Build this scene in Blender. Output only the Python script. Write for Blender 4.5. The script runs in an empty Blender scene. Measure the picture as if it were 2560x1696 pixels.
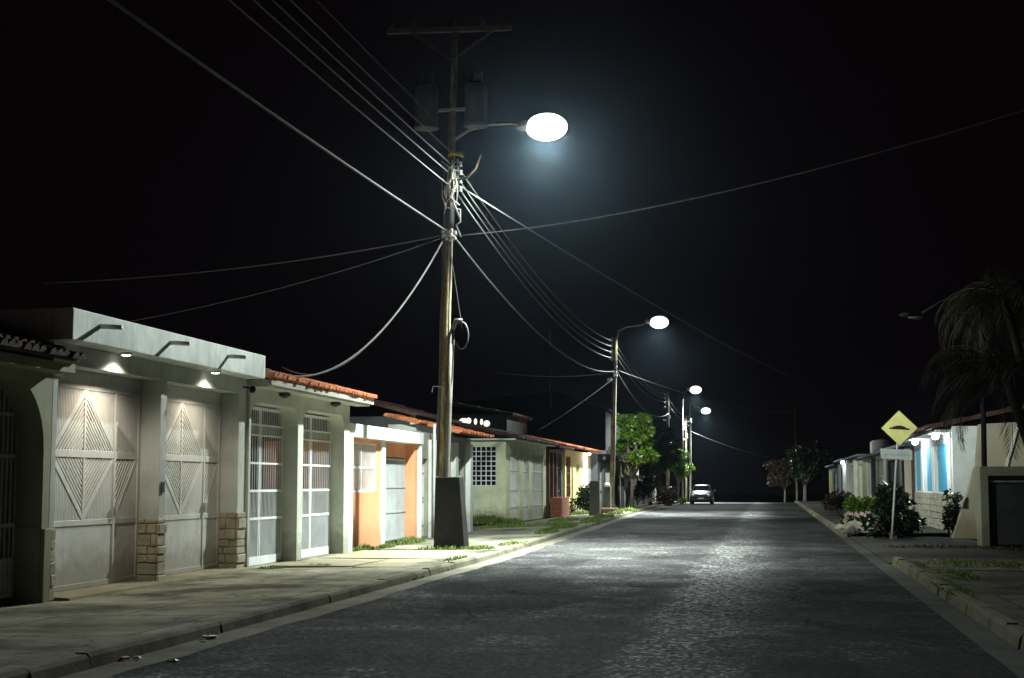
import bpy, math, random
from mathutils import Vector, Matrix
R = random.Random(7)
PI = math.pi
scene = bpy.context.scene
COL = scene.collection

# ------------------------------------------------------------------ materials
def _new(name):
    m = bpy.data.materials.new(name); m.use_nodes = True
    nt = m.node_tree; nt.nodes.clear()
    out = nt.nodes.new('ShaderNodeOutputMaterial')
    b = nt.nodes.new('ShaderNodeBsdfPrincipled')
    nt.links.new(b.outputs[0], out.inputs[0])
    return m, nt, b
def N(nt, t, **kw):
    n = nt.nodes.new(t)
    for k, v in kw.items():
        if k.startswith('_'): setattr(n, k[1:], v)
        else: n.inputs[k].default_value = v
    return n
def ramp(nt, src, stops):
    r = nt.nodes.new('ShaderNodeValToRGB'); e = r.color_ramp.elements
    e[0].position, e[0].color = stops[0][0], (*stops[0][1], 1)
    e[1].position, e[1].color = stops[-1][0], (*stops[-1][1], 1)
    for p, c in stops[1:-1]:
        x = e.new(p); x.color = (*c, 1)
    nt.links.new(src, r.inputs[0]); return r
def g3(v): return (v, v, v)
def mul(nt, a, b, fac=1.0):
    m = nt.nodes.new('ShaderNodeMix'); m.data_type = 'RGBA'; m.blend_type = 'MULTIPLY'
    m.inputs[0].default_value = fac
    nt.links.new(a, m.inputs[6]); nt.links.new(b, m.inputs[7]); return m.outputs[2]
def mixc(nt, f, a, b):
    m = nt.nodes.new('ShaderNodeMix'); m.data_type = 'RGBA'
    if hasattr(f, 'is_linked'): nt.links.new(f, m.inputs[0])
    else: m.inputs[0].default_value = f
    for s, i in ((a, 6), (b, 7)):
        if isinstance(s, tuple): m.inputs[i].default_value = (*s, 1)
        else: nt.links.new(s, m.inputs[i])
    return m.outputs[2]
def pos(nt, scale=(1, 1, 1)):
    g = nt.nodes.new('ShaderNodeNewGeometry')
    v = nt.nodes.new('ShaderNodeVectorMath'); v.operation = 'MULTIPLY'
    v.inputs[1].default_value = scale
    nt.links.new(g.outputs['Position'], v.inputs[0]); return v.outputs[0]
def noise(nt, vec, scale, detail=4, rough=.55):
    n = N(nt, 'ShaderNodeTexNoise', Scale=scale, Detail=detail, Roughness=rough)
    nt.links.new(vec, n.inputs['Vector']); return n.outputs['Fac']
def bump(nt, b, h, strength, dist=.02):
    n = N(nt, 'ShaderNodeBump', Strength=strength, Distance=dist)
    nt.links.new(h, n.inputs['Height']); nt.links.new(n.outputs[0], b.inputs['Normal'])
def plain(name, c, rough=.6, var=.25, scale=3.0, bumpv=.25, metal=0.0, bscale=30, spec=.4):
    m, nt, b = _new(name)
    f = noise(nt, pos(nt), scale, 5)
    r = ramp(nt, f, [(.3, tuple(x*(1-var) for x in c)), (.7, tuple(min(1, x*(1+var*.6)) for x in c))])
    nt.links.new(r.outputs[0], b.inputs['Base Color'])
    b.inputs['Roughness'].default_value = rough; b.inputs['Metallic'].default_value = metal
    b.inputs['Specular IOR Level'].default_value = spec
    if bumpv: bump(nt, b, noise(nt, pos(nt), bscale, 3), bumpv)
    return m
def plaster(name, c, dirt=(.25, .24, .2), amount=.5, streak=.5, low=.9, rough=.85):
    """painted render: blotches, rain streaks, a grubby foot, fine grain"""
    m, nt, b = _new(name)
    p = pos(nt)
    f1 = noise(nt, p, 1.3, 6, .65)
    col = mixc(nt, ramp(nt, f1, [(.42, g3(0)), (.75, g3(amount))]).outputs[0], c, tuple(x*.45+y*.35 for x, y in zip(dirt, c)))
    st = noise(nt, pos(nt, (6, 6, .35)), 1.6, 5, .7)
    col = mixc(nt, ramp(nt, st, [(.55, g3(0)), (.8, g3(streak*.7))]).outputs[0], col, dirt)
    sx = nt.nodes.new('ShaderNodeSeparateXYZ'); nt.links.new(p, sx.inputs[0])
    n2 = noise(nt, p, 5, 4)
    ad = nt.nodes.new('ShaderNodeMath'); ad.operation = 'MULTIPLY_ADD'; ad.inputs[1].default_value = -.7
    nt.links.new(n2, ad.inputs[0]); nt.links.new(sx.outputs[2], ad.inputs[2])
    col = mixc(nt, ramp(nt, ad.outputs[0], [(-.1 if False else 0.0, g3(low*.7)), (.35, g3(0))]).outputs[0], col, dirt)
    nt.links.new(col, b.inputs['Base Color'])
    b.inputs['Roughness'].default_value = rough; b.inputs['Specular IOR Level'].default_value = .25
    bump(nt, b, noise(nt, p, 60, 4, .7), .35, .01)
    return m
def emit(name, c, s):
    m = bpy.data.materials.new(name); m.use_nodes = True; nt = m.node_tree; nt.nodes.clear()
    o = nt.nodes.new('ShaderNodeOutputMaterial'); e = N(nt, 'ShaderNodeEmission', Strength=s)
    e.inputs[0].default_value = (*c, 1); nt.links.new(e.outputs[0], o.inputs[0]); return m
def leafmat(name, c1, c2, rough=.45):
    m, nt, b = _new(name)
    f = noise(nt, pos(nt), 4.5, 3)
    r = ramp(nt, f, [(.35, c1), (.68, c2)])
    nt.links.new(r.outputs[0], b.inputs['Base Color']); b.inputs['Roughness'].default_value = rough
    tr = nt.nodes.new('ShaderNodeBsdfTranslucent'); nt.links.new(r.outputs[0], tr.inputs[0])
    mx = N(nt, 'ShaderNodeMixShader', Fac=.3)
    nt.links.new(b.outputs[0], mx.inputs[1]); nt.links.new(tr.outputs[0], mx.inputs[2])
    nt.links.new(mx.outputs[0], [n for n in nt.nodes if n.type == 'OUTPUT_MATERIAL'][0].inputs[0])
    return m

M = {}
def asphalt():
    m, nt, b = _new('asphalt')
    p = pos(nt); sx = nt.nodes.new('ShaderNodeSeparateXYZ'); nt.links.new(p, sx.inputs[0])
    grain = noise(nt, p, 55, 5, .75)
    blot = noise(nt, pos(nt, (1, .35, 1)), .9, 6, .6)
    base = ramp(nt, blot, [(.3, (.040, .040, .041)), (.55, (.057, .057, .057)), (.75, (.076, .076, .074))]).outputs[0]
    base = mul(nt, base, ramp(nt, grain, [(.36, g3(.25)), (.5, g3(.9)), (.64, g3(1.9))]).outputs[0])
    # crooked seam of a repaved strip: worn coarse chippings beside a newer dark patch
    wob = noise(nt, pos(nt, (0, 1, 0)), .35, 4, .6)
    ad = nt.nodes.new('ShaderNodeMath'); ad.operation = 'MULTIPLY_ADD'; ad.inputs[1].default_value = 1.0
    nt.links.new(wob, ad.inputs[0]); nt.links.new(sx.outputs[0], ad.inputs[2])   # x + wobble
    edge = noise(nt, p, 3.2, 5, .7)
    ad2 = nt.nodes.new('ShaderNodeMath'); ad2.operation = 'MULTIPLY_ADD'; ad2.inputs[1].default_value = .7
    nt.links.new(edge, ad2.inputs[0]); nt.links.new(ad.outputs[0], ad2.inputs[2])
    band = nt.nodes.new('ShaderNodeMapRange'); band.inputs[1].default_value = -2.5; band.inputs[2].default_value = 2.5
    nt.links.new(ad2.outputs[0], band.inputs[0])
    worn = ramp(nt, band.outputs[0], [(.36, g3(0)), (.43, g3(1)), (.56, g3(.75)), (.72, g3(0))]).outputs[0]
    chips = N(nt, 'ShaderNodeTexVoronoi', Scale=24.0); nt.links.new(p, chips.inputs['Vector'])
    cw = nt.nodes.new('ShaderNodeSeparateColor'); nt.links.new(chips.outputs['Color'], cw.inputs[0])
    chipc = ramp(nt, cw.outputs[0], [(.0, g3(.04)), (.5, g3(.075)), (.78, g3(.18)), (1, g3(.55))]).outputs[0]
    base = mul(nt, base, ramp(nt, cw.outputs[2], [(.0, g3(.6)), (.6, g3(1.0)), (1, g3(1.8))]).outputs[0])
    # the coarse chippings only survive close to the corner, patchily
    pat = ramp(nt, noise(nt, p, .55, 5, .65), [(.50, g3(0)), (.66, g3(.6))]).outputs[0]
    wl = nt.nodes.new('ShaderNodeMix'); wl.data_type = 'RGBA'; wl.blend_type = 'LIGHTEN'; wl.inputs[0].default_value = 1
    nt.links.new(worn, wl.inputs[6]); nt.links.new(pat, wl.inputs[7])
    msk = wl.outputs[2]
    col = mixc(nt, msk, base, chipc)
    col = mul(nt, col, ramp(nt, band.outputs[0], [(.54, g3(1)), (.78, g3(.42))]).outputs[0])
    wv = nt.nodes.new('ShaderNodeVectorMath'); wv.operation = 'ADD'
    n3 = N(nt, 'ShaderNodeTexNoise', Scale=.9, Detail=5.0); nt.links.new(p, n3.inputs['Vector'])
    nt.links.new(p, wv.inputs[0]); nt.links.new(n3.outputs['Color'], wv.inputs[1])
    vc = N(nt, 'ShaderNodeTexVoronoi', Scale=.3, _feature='DISTANCE_TO_EDGE'); nt.links.new(wv.outputs[0], vc.inputs['Vector'])
    ck = ramp(nt, vc.outputs['Distance'], [(.0, g3(.25)), (.012, g3(1))]).outputs[0]
    ckm = ramp(nt, noise(nt, p, .25, 3), [(.45, g3(1)), (.55, g3(0))]).outputs[0]
    col = mul(nt, col, mixc(nt, ckm, (1, 1, 1), ck))
    pt = noise(nt, pos(nt, (.6, .22, 1)), .55, 2, .4)
    col = mul(nt, col, ramp(nt, pt, [(.545, g3(1)), (.56, g3(.62))]).outputs[0])
    oil = noise(nt, pos(nt, (1, .6, 1)), .8, 4, .6)
    col = mul(nt, col, ramp(nt, oil, [(.58, g3(1)), (.72, g3(.5))]).outputs[0])
    nt.links.new(col, b.inputs['Base Color'])
    rr = ramp(nt, grain, [(.3, g3(1)), (.7, g3(.8))]); nt.links.new(rr.outputs[0], b.inputs['Roughness'])
    b.inputs['Specular IOR Level'].default_value = .01
    hh = nt.nodes.new('ShaderNodeMath'); hh.operation = 'ADD'
    nt.links.new(grain, hh.inputs[0]); nt.links.new(cw.outputs[1], hh.inputs[1])
    bump(nt, b, hh.outputs[0], .55, .012)
    return m
def concrete(name, c, cracks=True, stain=.6, joints=False):
    m, nt, b = _new(name); p = pos(nt)
    f = noise(nt, p, .8, 7, .65)
    col = ramp(nt, f, [(.3, tuple(x*(1-stain*.8) for x in c)), (.5, c), (.7, tuple(min(1, x*1.25) for x in c))]).outputs[0]
    col = mul(nt, col, ramp(nt, noise(nt, p, 40, 4, .7), [(.3, g3(.7)), (.7, g3(1.15))]).outputs[0])
    f2 = noise(nt, p, 2.7, 5, .7)
    col = mixc(nt, ramp(nt, f2, [(.56, g3(0)), (.72, g3(stain))]).outputs[0], col, tuple(x*.3 for x in c))
    if cracks:
        w = nt.nodes.new('ShaderNodeVectorMath'); w.operation = 'ADD'
        nn = N(nt, 'ShaderNodeTexNoise', Scale=1.2, Detail=4.0); nt.links.new(p, nn.inputs['Vector'])
        nt.links.new(p, w.inputs[0]); nt.links.new(nn.outputs['Color'], w.inputs[1])
        v = N(nt, 'ShaderNodeTexVoronoi', Scale=.42, _feature='DISTANCE_TO_EDGE'); nt.links.new(w.outputs[0], v.inputs['Vector'])
        col = mixc(nt, ramp(nt, v.outputs['Distance'], [(.0, g3(.6)), (.014, g3(0))]).outputs[0], col, (.03, .032, .02))
    if joints:
        bk = N(nt, 'ShaderNodeTexBrick', Scale=1.0); bk.inputs['Brick Width'].default_value = 1.85; bk.inputs['Row Height'].default_value = 2.3
        bk.inputs['Mortar Size'].default_value = .016; bk.inputs['Mortar Smooth'].default_value = .4; bk.offset = .37
        wv = nt.nodes.new('ShaderNodeVectorMath'); wv.operation = 'MULTIPLY_ADD'; wv.inputs[1].default_value = (.12, .12, .12)
        n3 = N(nt, 'ShaderNodeTexNoise', Scale=2.0, Detail=3.0); nt.links.new(p, n3.inputs['Vector'])
        nt.links.new(n3.outputs['Color'], wv.inputs[0]); nt.links.new(p, wv.inputs[2]); nt.links.new(wv.outputs[0], bk.inputs['Vector'])
        bk.inputs['Color1'].default_value = (1, 1, 1, 1); bk.inputs['Color2'].default_value = (.72, .72, .7, 1); bk.inputs['Mortar'].default_value = (.16, .16, .12, 1)
        col = mul(nt, col, bk.outputs['Color'])
        f4 = noise(nt, p, .45, 5, .7)
        col = mul(nt, col, ramp(nt, f4, [(.38, g3(.30)), (.5, g3(.9)), (.62, g3(1.25))]).outputs[0])
    nt.links.new(col, b.inputs['Base Color'])
    b.inputs['Roughness'].default_value = .95; b.inputs['Specular IOR Level'].default_value = .05
    bump(nt, b, noise(nt, p, 25, 5, .7), .5, .015)
    return m
M['asphalt'] = asphalt()
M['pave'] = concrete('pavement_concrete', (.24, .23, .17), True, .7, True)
M['pave_dark'] = concrete('dark_pavement_concrete', (.06, .056, .038), True, .6, True)  # sign-side pavement, kerb and driveway take a darker concrete
M['kerb_dark'] = concrete('dark_kerb_concrete', (.085, .08, .05), False, .7)
M['drive'] = concrete('dark_driveway_concrete', (.05, .048, .04), False, .6)
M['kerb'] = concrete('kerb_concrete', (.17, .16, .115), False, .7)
M['gutter'] = concrete('gutter_concrete', (.15, .143, .112), False, .6)
M['apron'] = concrete('pale_concrete', (.20, .18, .12), False, .35)
M['soil'] = plain('bare_soil', (.07, .058, .035), .95, .5, 1.5, .6, bscale=20, spec=.1)
M['slab'] = concrete('dark_slab_concrete', (.032, .032, .032), False, .5)  # same dark tone on every face of the slab
M['plinth'] = concrete('plinth_concrete', (.12, .115, .10), False, .5)
M['white'] = plaster('white_paint', (.74, .78, .74), (.27, .28, .25), .6, .7, .8)
M['greywash'] = plaster('grey_wash', (.52, .55, .51), (.17, .17, .14), .7, .7, 1)
M['cream'] = plaster('cream_grey_paint', (.52, .54, .47), (.19, .19, .14), .6, .65, 1)
M['parapet'] = plaster('stained_parapet_paint', (.78, .84, .79), (.24, .29, .27), .8, 1.0, 0)
M['dull'] = plaster('dull_olive_paint', (.30, .31, .20), (.12, .12, .07), .5, .5, .8)
M['orange'] = plaster('orange_paint', (.72, .31, .155), (.4, .19, .1), .5, .5, .8)
M['dirtywall'] = plaster('dirty_grey_wall', (.36, .35, .29), (.08, .08, .065), .8, .9, .7)
M['green'] = plaster('pale_green_paint', (.58, .62, .42), (.2, .2, .13), .7, .8, 1)
M['yellow'] = plaster('yellow_paint', (.66, .58, .26), (.3, .27, .14), .3, .3, .8)
M['darkwall'] = plaster('dark_slate_paint', (.13, .145, .17), (.05, .05, .06), .5, .4, .6)
M['back'] = plaster('unpainted_block_wall', (.055, .056, .058), (.03, .03, .03), .5, .5, 0)
M['hall_dark'] = plaster('dark_hall_wall', (.022, .023, .024), (.012, .012, .012), .5, .5, 0)  # very dark grey over the whole hall
M['tan'] = plaster('tan_rough_render', (.42, .38, .27), (.2, .17, .1), .5, .3, .8)
M['terracotta'] = plain('terracotta_tile', (.52, .17, .07), .75, .45, 7, .4)
M['oldtile'] = plain('weathered_tile', (.065, .03, .022), .85, .5, 6, .4)
M['brick'] = plain('brick_red', (.30, .11, .06), .9, .4, 9, .5)
M['stone'] = plain('split_stone', (.36, .33, .235), .9, .35, 5, .7, bscale=22)
M['gate'] = plaster('grey_gate_paint', (.60, .61, .57), (.25, .22, .17), .55, .6, .9, .55)
M['gate_grey'] = plain('dull_grey_gate_paint', (.36, .38, .39), .6, .2, 2, .12)
M['gate_dark'] = plain('gate_slot_paint', (.30, .29, .27), .6, .2, 3, .1)
M['gate_white'] = plain('white_gate_paint', (.68, .70, .70), .5, .15, 3, .1)
M['gate_black'] = plain('dark_iron_paint', (.055, .055, .06), .5, .3, 4, .1)
M['matt_black'] = plain('matt_black_paint', (.014, .014, .015), .9, .3, 4, .1, spec=.1)
M['gate_lilac'] = plain('dull_steel_bar', (.52, .48, .54), .55, .3, 4, .1)
M['steel'] = plain('galvanised_steel', (.42, .43, .42), .45, .3, 5, .15, .4)
def polepaint():
    m, nt, b = _new('weathered_pole_paint')
    f = noise(nt, pos(nt, (3, 3, .5)), 1.7, 6, .68)
    c = ramp(nt, f, [(.34, (.06, .032, .014)), (.46, (.17, .115, .05)), (.55, (.29, .25, .13)), (.72, (.40, .38, .26))]).outputs[0]
    c = mul(nt, c, ramp(nt, noise(nt, pos(nt, (1, 1, .3)), 22, 4, .7), [(.35, g3(.55)), (.62, g3(1.15))]).outputs[0])
    nt.links.new(c, b.inputs['Base Color']); b.inputs['Roughness'].default_value = .8
    bump(nt, b, noise(nt, pos(nt, (1, 1, .3)), 25, 5, .7), .7, .02); return m
M['pole'] = polepaint()
M['rust'] = plain('rusty_pole_paint', (.26, .14, .055), .8, .5, 2.5, .4)
M['conduit'] = plain('grey_conduit', (.15, .14, .12), .6, .3, 3, .2)
M['cable'] = plain('cable_sheath', (.12, .12, .115), .9, .2, 5, 0, spec=.1)
M['cable_dark'] = plain('black_cable_sheath', (.05, .05, .05), .9, .2, 5, 0, spec=.1)
M['porcelain'] = plain('porcelain', (.75, .74, .70), .3, .1, 5, 0)
M['yellow_bit'] = plain('yellow_piece_paint', (.60, .48, .03), .8, .3, 8, .3)
M['transformer'] = plain('transformer_paint', (.05, .052, .054), .6, .2, 3, .1)
M['brown'] = plain('red_brown_paint', (.085, .035, .022), .7, .4, 3, .2)
M['darkbrown'] = plain('dark_timber', (.06, .042, .03), .75, .4, 3, .3)
M['blue'] = plaster('blue_paint', (.03, .36, .56), (.03, .16, .3), .2, .15, 0)
M['black_glass'] = plain('dark_glass', (.010, .013, .013), .1, .1, 2, 0, spec=.3)
M['sign_yellow'] = plain('sign_yellow', (.86, .82, .30), .5, .12, 5, 0)
M['sign_black'] = plain('sign_black', (.012, .012, .012), .6, .1, 5, 0)
M['sign_white'] = plain('sign_white', (.55, .57, .57), .55, .18, 9, 0)
M['sign_back'] = plain('sign_faded_print', (.36, .38, .39), .6, .3, 14, 0)
M['silver'] = plain('silver_car_paint', (.10, .108, .115), .35, .06, 2, 0, .3)
M['rubber'] = plain('tyre_rubber', (.015, .015, .015), .85, .2, 8, .2)
M['bark'] = plain('bark', (.14, .105, .07), .9, .45, 6, .7)
M['palebark'] = plain('whitewashed_bark', (.20, .18, .145), .9, .35, 5, .6)
M['palmbark'] = plain('palm_bark', (.055, .042, .028), .9, .4, 9, .7)
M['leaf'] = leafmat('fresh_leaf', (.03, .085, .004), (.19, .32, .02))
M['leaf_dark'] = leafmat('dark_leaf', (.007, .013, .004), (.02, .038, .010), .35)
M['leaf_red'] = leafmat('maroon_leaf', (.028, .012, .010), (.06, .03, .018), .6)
M['leaf_dry'] = leafmat('dry_leaf', (.035, .02, .006), (.09, .045, .012), .6)
M['palmleaf'] = leafmat('palm_leaf', (.018, .017, .006), (.042, .036, .013), .6)
M['grass'] = leafmat('grass_blade', (.045, .085, .012), (.15, .21, .04), .7)
M['petal'] = leafmat('pale_petal', (.42, .28, .24), (.6, .45, .38), .7)
M['litter'] = plain('white_wrapper', (.75, .75, .74), .5, .15, 20, 0)
M['litter_red'] = plain('orange_wrapper', (.5, .16, .04), .5, .2, 20, 0)
M['lens'] = emit('lit_lamp_lens', (.93, 1, .97), 2.6)
M['downlight'] = emit('lit_downlight', (1, .97, .9), 9.0)
M['porchbulb'] = emit('lit_porch_lamp', (.92, .97, 1), 12.0)
M['warmwindow'] = emit('lit_amber_window', (1, .32, .06), .55)
M['ventlight'] = emit('lit_vent_opening', (1, .92, .78), 1.6)
M['doorlight'] = emit('lit_doorway_lamp', (1, .9, .72), 6.0)

# ------------------------------------------------------------------ mesh builder
def wloc(o):
    v = Vector((0, 0, 0))
    while o is not None: v += o.location; o = o.parent
    return v
def tag(o, label=None, cat=None, group=None, kind=None):
    for k, v in (('label', label), ('category', cat), ('group', group), ('kind', kind)):
        if v: o[k] = v
    return o
def thing(name, loc, label, cat, group=None):
    o = bpy.data.objects.new(name, None); COL.objects.link(o); o.location = loc
    o.empty_display_size = .3
    return tag(o, label, cat, group)
class MB:
    def __init__(s): s.v = []; s.f = []; s.sm = []
    def add(s, vs, fs, smooth=False):
        o = len(s.v); s.v += [tuple(p) for p in vs]
        for f in fs: s.f.append(tuple(i+o for i in f)); s.sm.append(smooth)
        return s
    def box(s, x0, x1, y0, y1, z0, z1):
        x0, x1 = sorted((x0, x1)); y0, y1 = sorted((y0, y1)); z0, z1 = sorted((z0, z1))
        return s.add([(x0, y0, z0), (x1, y0, z0), (x1, y1, z0), (x0, y1, z0), (x0, y0, z1), (x1, y0, z1), (x1, y1, z1), (x0, y1, z1)],
                     [(0, 3, 2, 1), (4, 5, 6, 7), (0, 1, 5, 4), (1, 2, 6, 5), (2, 3, 7, 6), (3, 0, 4, 7)])
    def prism(s, poly, axis, lo, hi):
        """poly of 2-D points in the plane across axis (x: (y,z), y: (x,z), z: (x,y))"""
        def P(p, t): return {'x': (t, p[0], p[1]), 'y': (p[0], t, p[1]), 'z': (p[0], p[1], t)}[axis]
        n = len(poly); vs = [P(p, lo) for p in poly]+[P(p, hi) for p in poly]
        fs = [tuple(range(n)), tuple(range(2*n-1, n-1, -1))]+[(i, n+i, n+(i+1) % n, (i+1) % n) for i in range(n)]
        return s.add(vs, fs)
    def tube(s, pts, r, n=8, cap=True):
        pts = [Vector(p) for p in pts]; m = len(pts)
        rs = r if isinstance(r, (list, tuple)) else [r]*m
        vs = []; prev = None
        for i, p in enumerate(pts):
            t = (pts[min(i+1, m-1)]-pts[max(i-1, 0)]).normalized()
            if prev is None:
                a = Vector((0, 0, 1)) if abs(t.z) < .9 else Vector((1, 0, 0)); u = t.cross(a).normalized()
            else:
                u = (prev-t*prev.dot(t)).normalized()
            prev = u; w = t.cross(u)
            for k in range(n):
                a = 2*PI*k/n; vs.append(p+(u*math.cos(a)+w*math.sin(a))*rs[i])
        fs = [(i*n+k, i*n+(k+1) % n, (i+1)*n+(k+1) % n, (i+1)*n+k) for i in range(m-1) for k in range(n)]
        if cap: fs += [tuple(range(n-1, -1, -1)), tuple(range((m-1)*n, m*n))]
        return s.add(vs, fs, n > 5)
    def bar(s, p, q, w, h, upv=(0, 0, 1)):
        p, q = Vector(p), Vector(q); t = (q-p).normalized(); u = t.cross(Vector(upv)).normalized(); k = u.cross(t)
        vs = [b+u*(w/2*a)+k*(h/2*c) for b in (p, q) for a, c in ((-1, -1), (1, -1), (1, 1), (-1, 1))]
        return s.add(vs, [(0, 1, 2, 3), (7, 6, 5, 4), (0, 4, 5, 1), (1, 5, 6, 2), (2, 6, 7, 3), (3, 7, 4, 0)])
    def lathe(s, c, prof, n=16, axis='z'):
        vs = []
        for r, z in prof:
            for k in range(n):
                a = 2*PI*k/n; x, y = r*math.cos(a), r*math.sin(a)
                d = {'z': (x, y, z), 'x': (z, x, y), 'y': (x, z, y)}[axis]
                vs.append((c[0]+d[0], c[1]+d[1], c[2]+d[2]))
        m = len(prof)
        fs = [(i*n+k, i*n+(k+1) % n, (i+1)*n+(k+1) % n, (i+1)*n+k) for i in range(m-1) for k in range(n)]
        fs += [tuple(range(n-1, -1, -1)), tuple(range((m-1)*n, m*n))]
        return s.add(vs, fs, True)
    def ell(s, c, rx, ry, rz, n=14, m=8, lo=-1., hi=1.):
        a0, a1 = math.asin(lo), math.asin(hi)
        vs = []
        for i in range(m+1):
            t = a0+(a1-a0)*i/m
            for k in range(n):
                a = 2*PI*k/n; vs.append((c[0]+rx*math.cos(t)*math.cos(a), c[1]+ry*math.cos(t)*math.sin(a), c[2]+rz*math.sin(t)))
        fs = [(i*n+k, i*n+(k+1) % n, (i+1)*n+(k+1) % n, (i+1)*n+k) for i in range(m) for k in range(n)]
        fs += [tuple(range(n-1, -1, -1)), tuple(range(m*n, (m+1)*n))]
        return s.add(vs, fs, True)
    def rock(s, c, r, seed, sq=(1, 1, .7)):
        q = random.Random(seed); n, m = 9, 6; vs = []
        ph = [q.uniform(0, 6) for _ in range(6)]
        for i in range(m+1):
            t = -PI/2+PI*i/m
            for k in range(n):
                a = 2*PI*k/n
                rr = r*(1+.22*math.sin(2*a+ph[0]+t)+.13*math.sin(3*a+ph[1])+.12*math.cos(4*t+ph[2]))
                vs.append((c[0]+rr*math.cos(t)*math.cos(a)*sq[0], c[1]+rr*math.cos(t)*math.sin(a)*sq[1], c[2]+rr*math.sin(t)*sq[2]))
        fs = [(i*n+k, i*n+(k+1) % n, (i+1)*n+(k+1) % n, (i+1)*n+k) for i in range(m) for k in range(n)]
        return s.add(vs, fs)
    def build(s, name, mat, parent=None, bevel=0):
        if parent is not None: org = wloc(parent)
        else:
            xs, ys, zs = zip(*s.v); org = Vector(((min(xs)+max(xs))/2, (min(ys)+max(ys))/2, min(zs)))
        me = bpy.data.meshes.new(name)
        me.from_pydata([(p[0]-org.x, p[1]-org.y, p[2]-org.z) for p in s.v], [], s.f)
        me.polygons.foreach_set('use_smooth', s.sm); me.update()
        me.materials.append(M[mat] if isinstance(mat, str) else mat)
        o = bpy.data.objects.new(name, me); COL.objects.link(o)
        if parent is not None: o.parent = parent
        else: o.location = org
        if bevel:
            b = o.modifiers.new('bevel', 'BEVEL'); b.width = bevel; b.segments = 2; b.limit_method = 'ANGLE'
        return o
def copy_tree(o, parent=None):
    c = o.copy(); COL.objects.link(c)
    if parent is not None: c.parent = parent
    for ch in list(o.children): copy_tree(ch, c)
    return c
def arc(cx, cz, r, a0, a1, n=8):
    return [(cx+r*math.cos(math.radians(a0+(a1-a0)*i/n)), cz+r*math.sin(math.radians(a0+(a1-a0)*i/n))) for i in range(n+1)]

# ------------------------------------------------------------------ ground
CREST = 129.0
def gz(y): return 0.0 if y < CREST-8 else -.0018*(y-CREST+8)**2 if y < CREST+8 else -.0018*256-.0576*(y-CREST-8) if y < 220 else -.0018*256-.0576*(220-CREST-8)
YS = [-20, 0, 10, 20, 30, 40, 50, 60, 70, 80, 90, 100, 110, 118, 121, 124, 127, 130, 133, 137, 145, 155, 165, 180, 200, 220]
def sheet(name, xa, xb, dz, mat, ys=YS, wob=0, seed=1):
    q = random.Random(seed); mb = MB(); vs = []
    fine = []
    for a, b in zip(ys, ys[1:]):
        k = max(1, int((b-a)/1.0)) if wob else 1
        fine += [a+(b-a)*i/k for i in range(k)]
    fine.append(ys[-1])
    for y in fine:
        w = q.uniform(-wob, wob)
        z0, z1 = dz if isinstance(dz, tuple) else (dz, dz)
        vs += [(xa(y) if callable(xa) else xa, y, gz(y)+z0), ((xb(y) if callable(xb) else xb)+w, y, gz(y)+z1)]
    mb.add(vs, [(2*i, 2*i+1, 2*i+3, 2*i+2) for i in range(len(fine)-1)])
    o = mb.build(name, mat); return tag(o, kind='structure')
# one sheet to the horizon
mb = MB(); xs = [-600, -120, -40, -9.5, 0, 9, 40, 120, 600]; ys = [-60]+YS+[260, 400, 900]
mb.add([(x, y, gz(y)-.03) for y in ys for x in xs], [(j*9+i, j*9+i+1, (j+1)*9+i+1, (j+1)*9+i) for j in range(len(ys)-1) for i in range(8)])
tag(mb.build('ground', 'soil'), kind='structure')
def kx(y):   # the kerb line drifts away from the road further up the street
    return -5.86-(0 if y < 30 else min(1.45, (y-30)*.028))
RY = [y for y in YS if y <= 220]
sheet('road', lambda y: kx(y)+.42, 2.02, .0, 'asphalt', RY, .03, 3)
sheet('gutter_strip', lambda y: kx(y)-.0, lambda y: kx(y)+.44, (-.012, .004), 'gutter', RY, .05, 5)
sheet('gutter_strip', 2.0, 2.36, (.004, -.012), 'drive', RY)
LY = [-20, 0, 10, 20, 30, 40, 50, 60, 70, 80, 90, 100, 110, 118, 121, 124, 127, 130, 133, 137, 145, 155, 165]
sheet('pavement', -9.75, lambda y: kx(y)-.14, (.03, .10), 'pave', LY)
def kerb(name, xa, w, h, y0, y1, seed, mat='kerb'):
    """kerb stones laid end to end: slightly uneven, chipped, rounded nose toward the road"""
    q = random.Random(seed); mb = MB(); y = y0
    while y < y1:
        L = min(1.0+q.uniform(-.06, .06), y1-y); d = q.uniform(-.012, .012); hz = h+q.uniform(-.012, .008)
        x0 = (xa(y) if callable(xa) else xa)+d; z = gz(y); sg = 1 if w > 0 else -1; W = abs(w)
        prof = [(x0, -.05), (x0+sg*.03, hz*.7), (x0+sg*.06, hz), (x0+sg*W, hz), (x0+sg*W, -.05)]
        mb.prism([(a, b+z) for a, b in prof], 'y', y+.006, y+L-.006); y += L
    return tag(mb.build(name, mat), kind='structure')
kerb('kerb', lambda y: kx(y), -.17, .115, 0, 150, 4)
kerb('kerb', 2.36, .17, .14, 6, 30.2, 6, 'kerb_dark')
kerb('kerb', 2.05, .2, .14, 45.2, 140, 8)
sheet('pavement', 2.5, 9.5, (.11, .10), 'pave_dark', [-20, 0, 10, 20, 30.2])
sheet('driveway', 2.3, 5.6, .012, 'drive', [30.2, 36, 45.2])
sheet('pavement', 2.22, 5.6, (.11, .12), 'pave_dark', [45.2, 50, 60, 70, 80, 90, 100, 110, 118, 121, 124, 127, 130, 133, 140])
# pale door step in front of the grey gates
mb = MB(); mb.prism([(-9.95, .0), (-9.18, .0), (-9.22, .075), (-9.95, .105)], 'y', 18.3, 25.4)
tag(mb.build('door_step_path', 'apron'), kind='structure')
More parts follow.
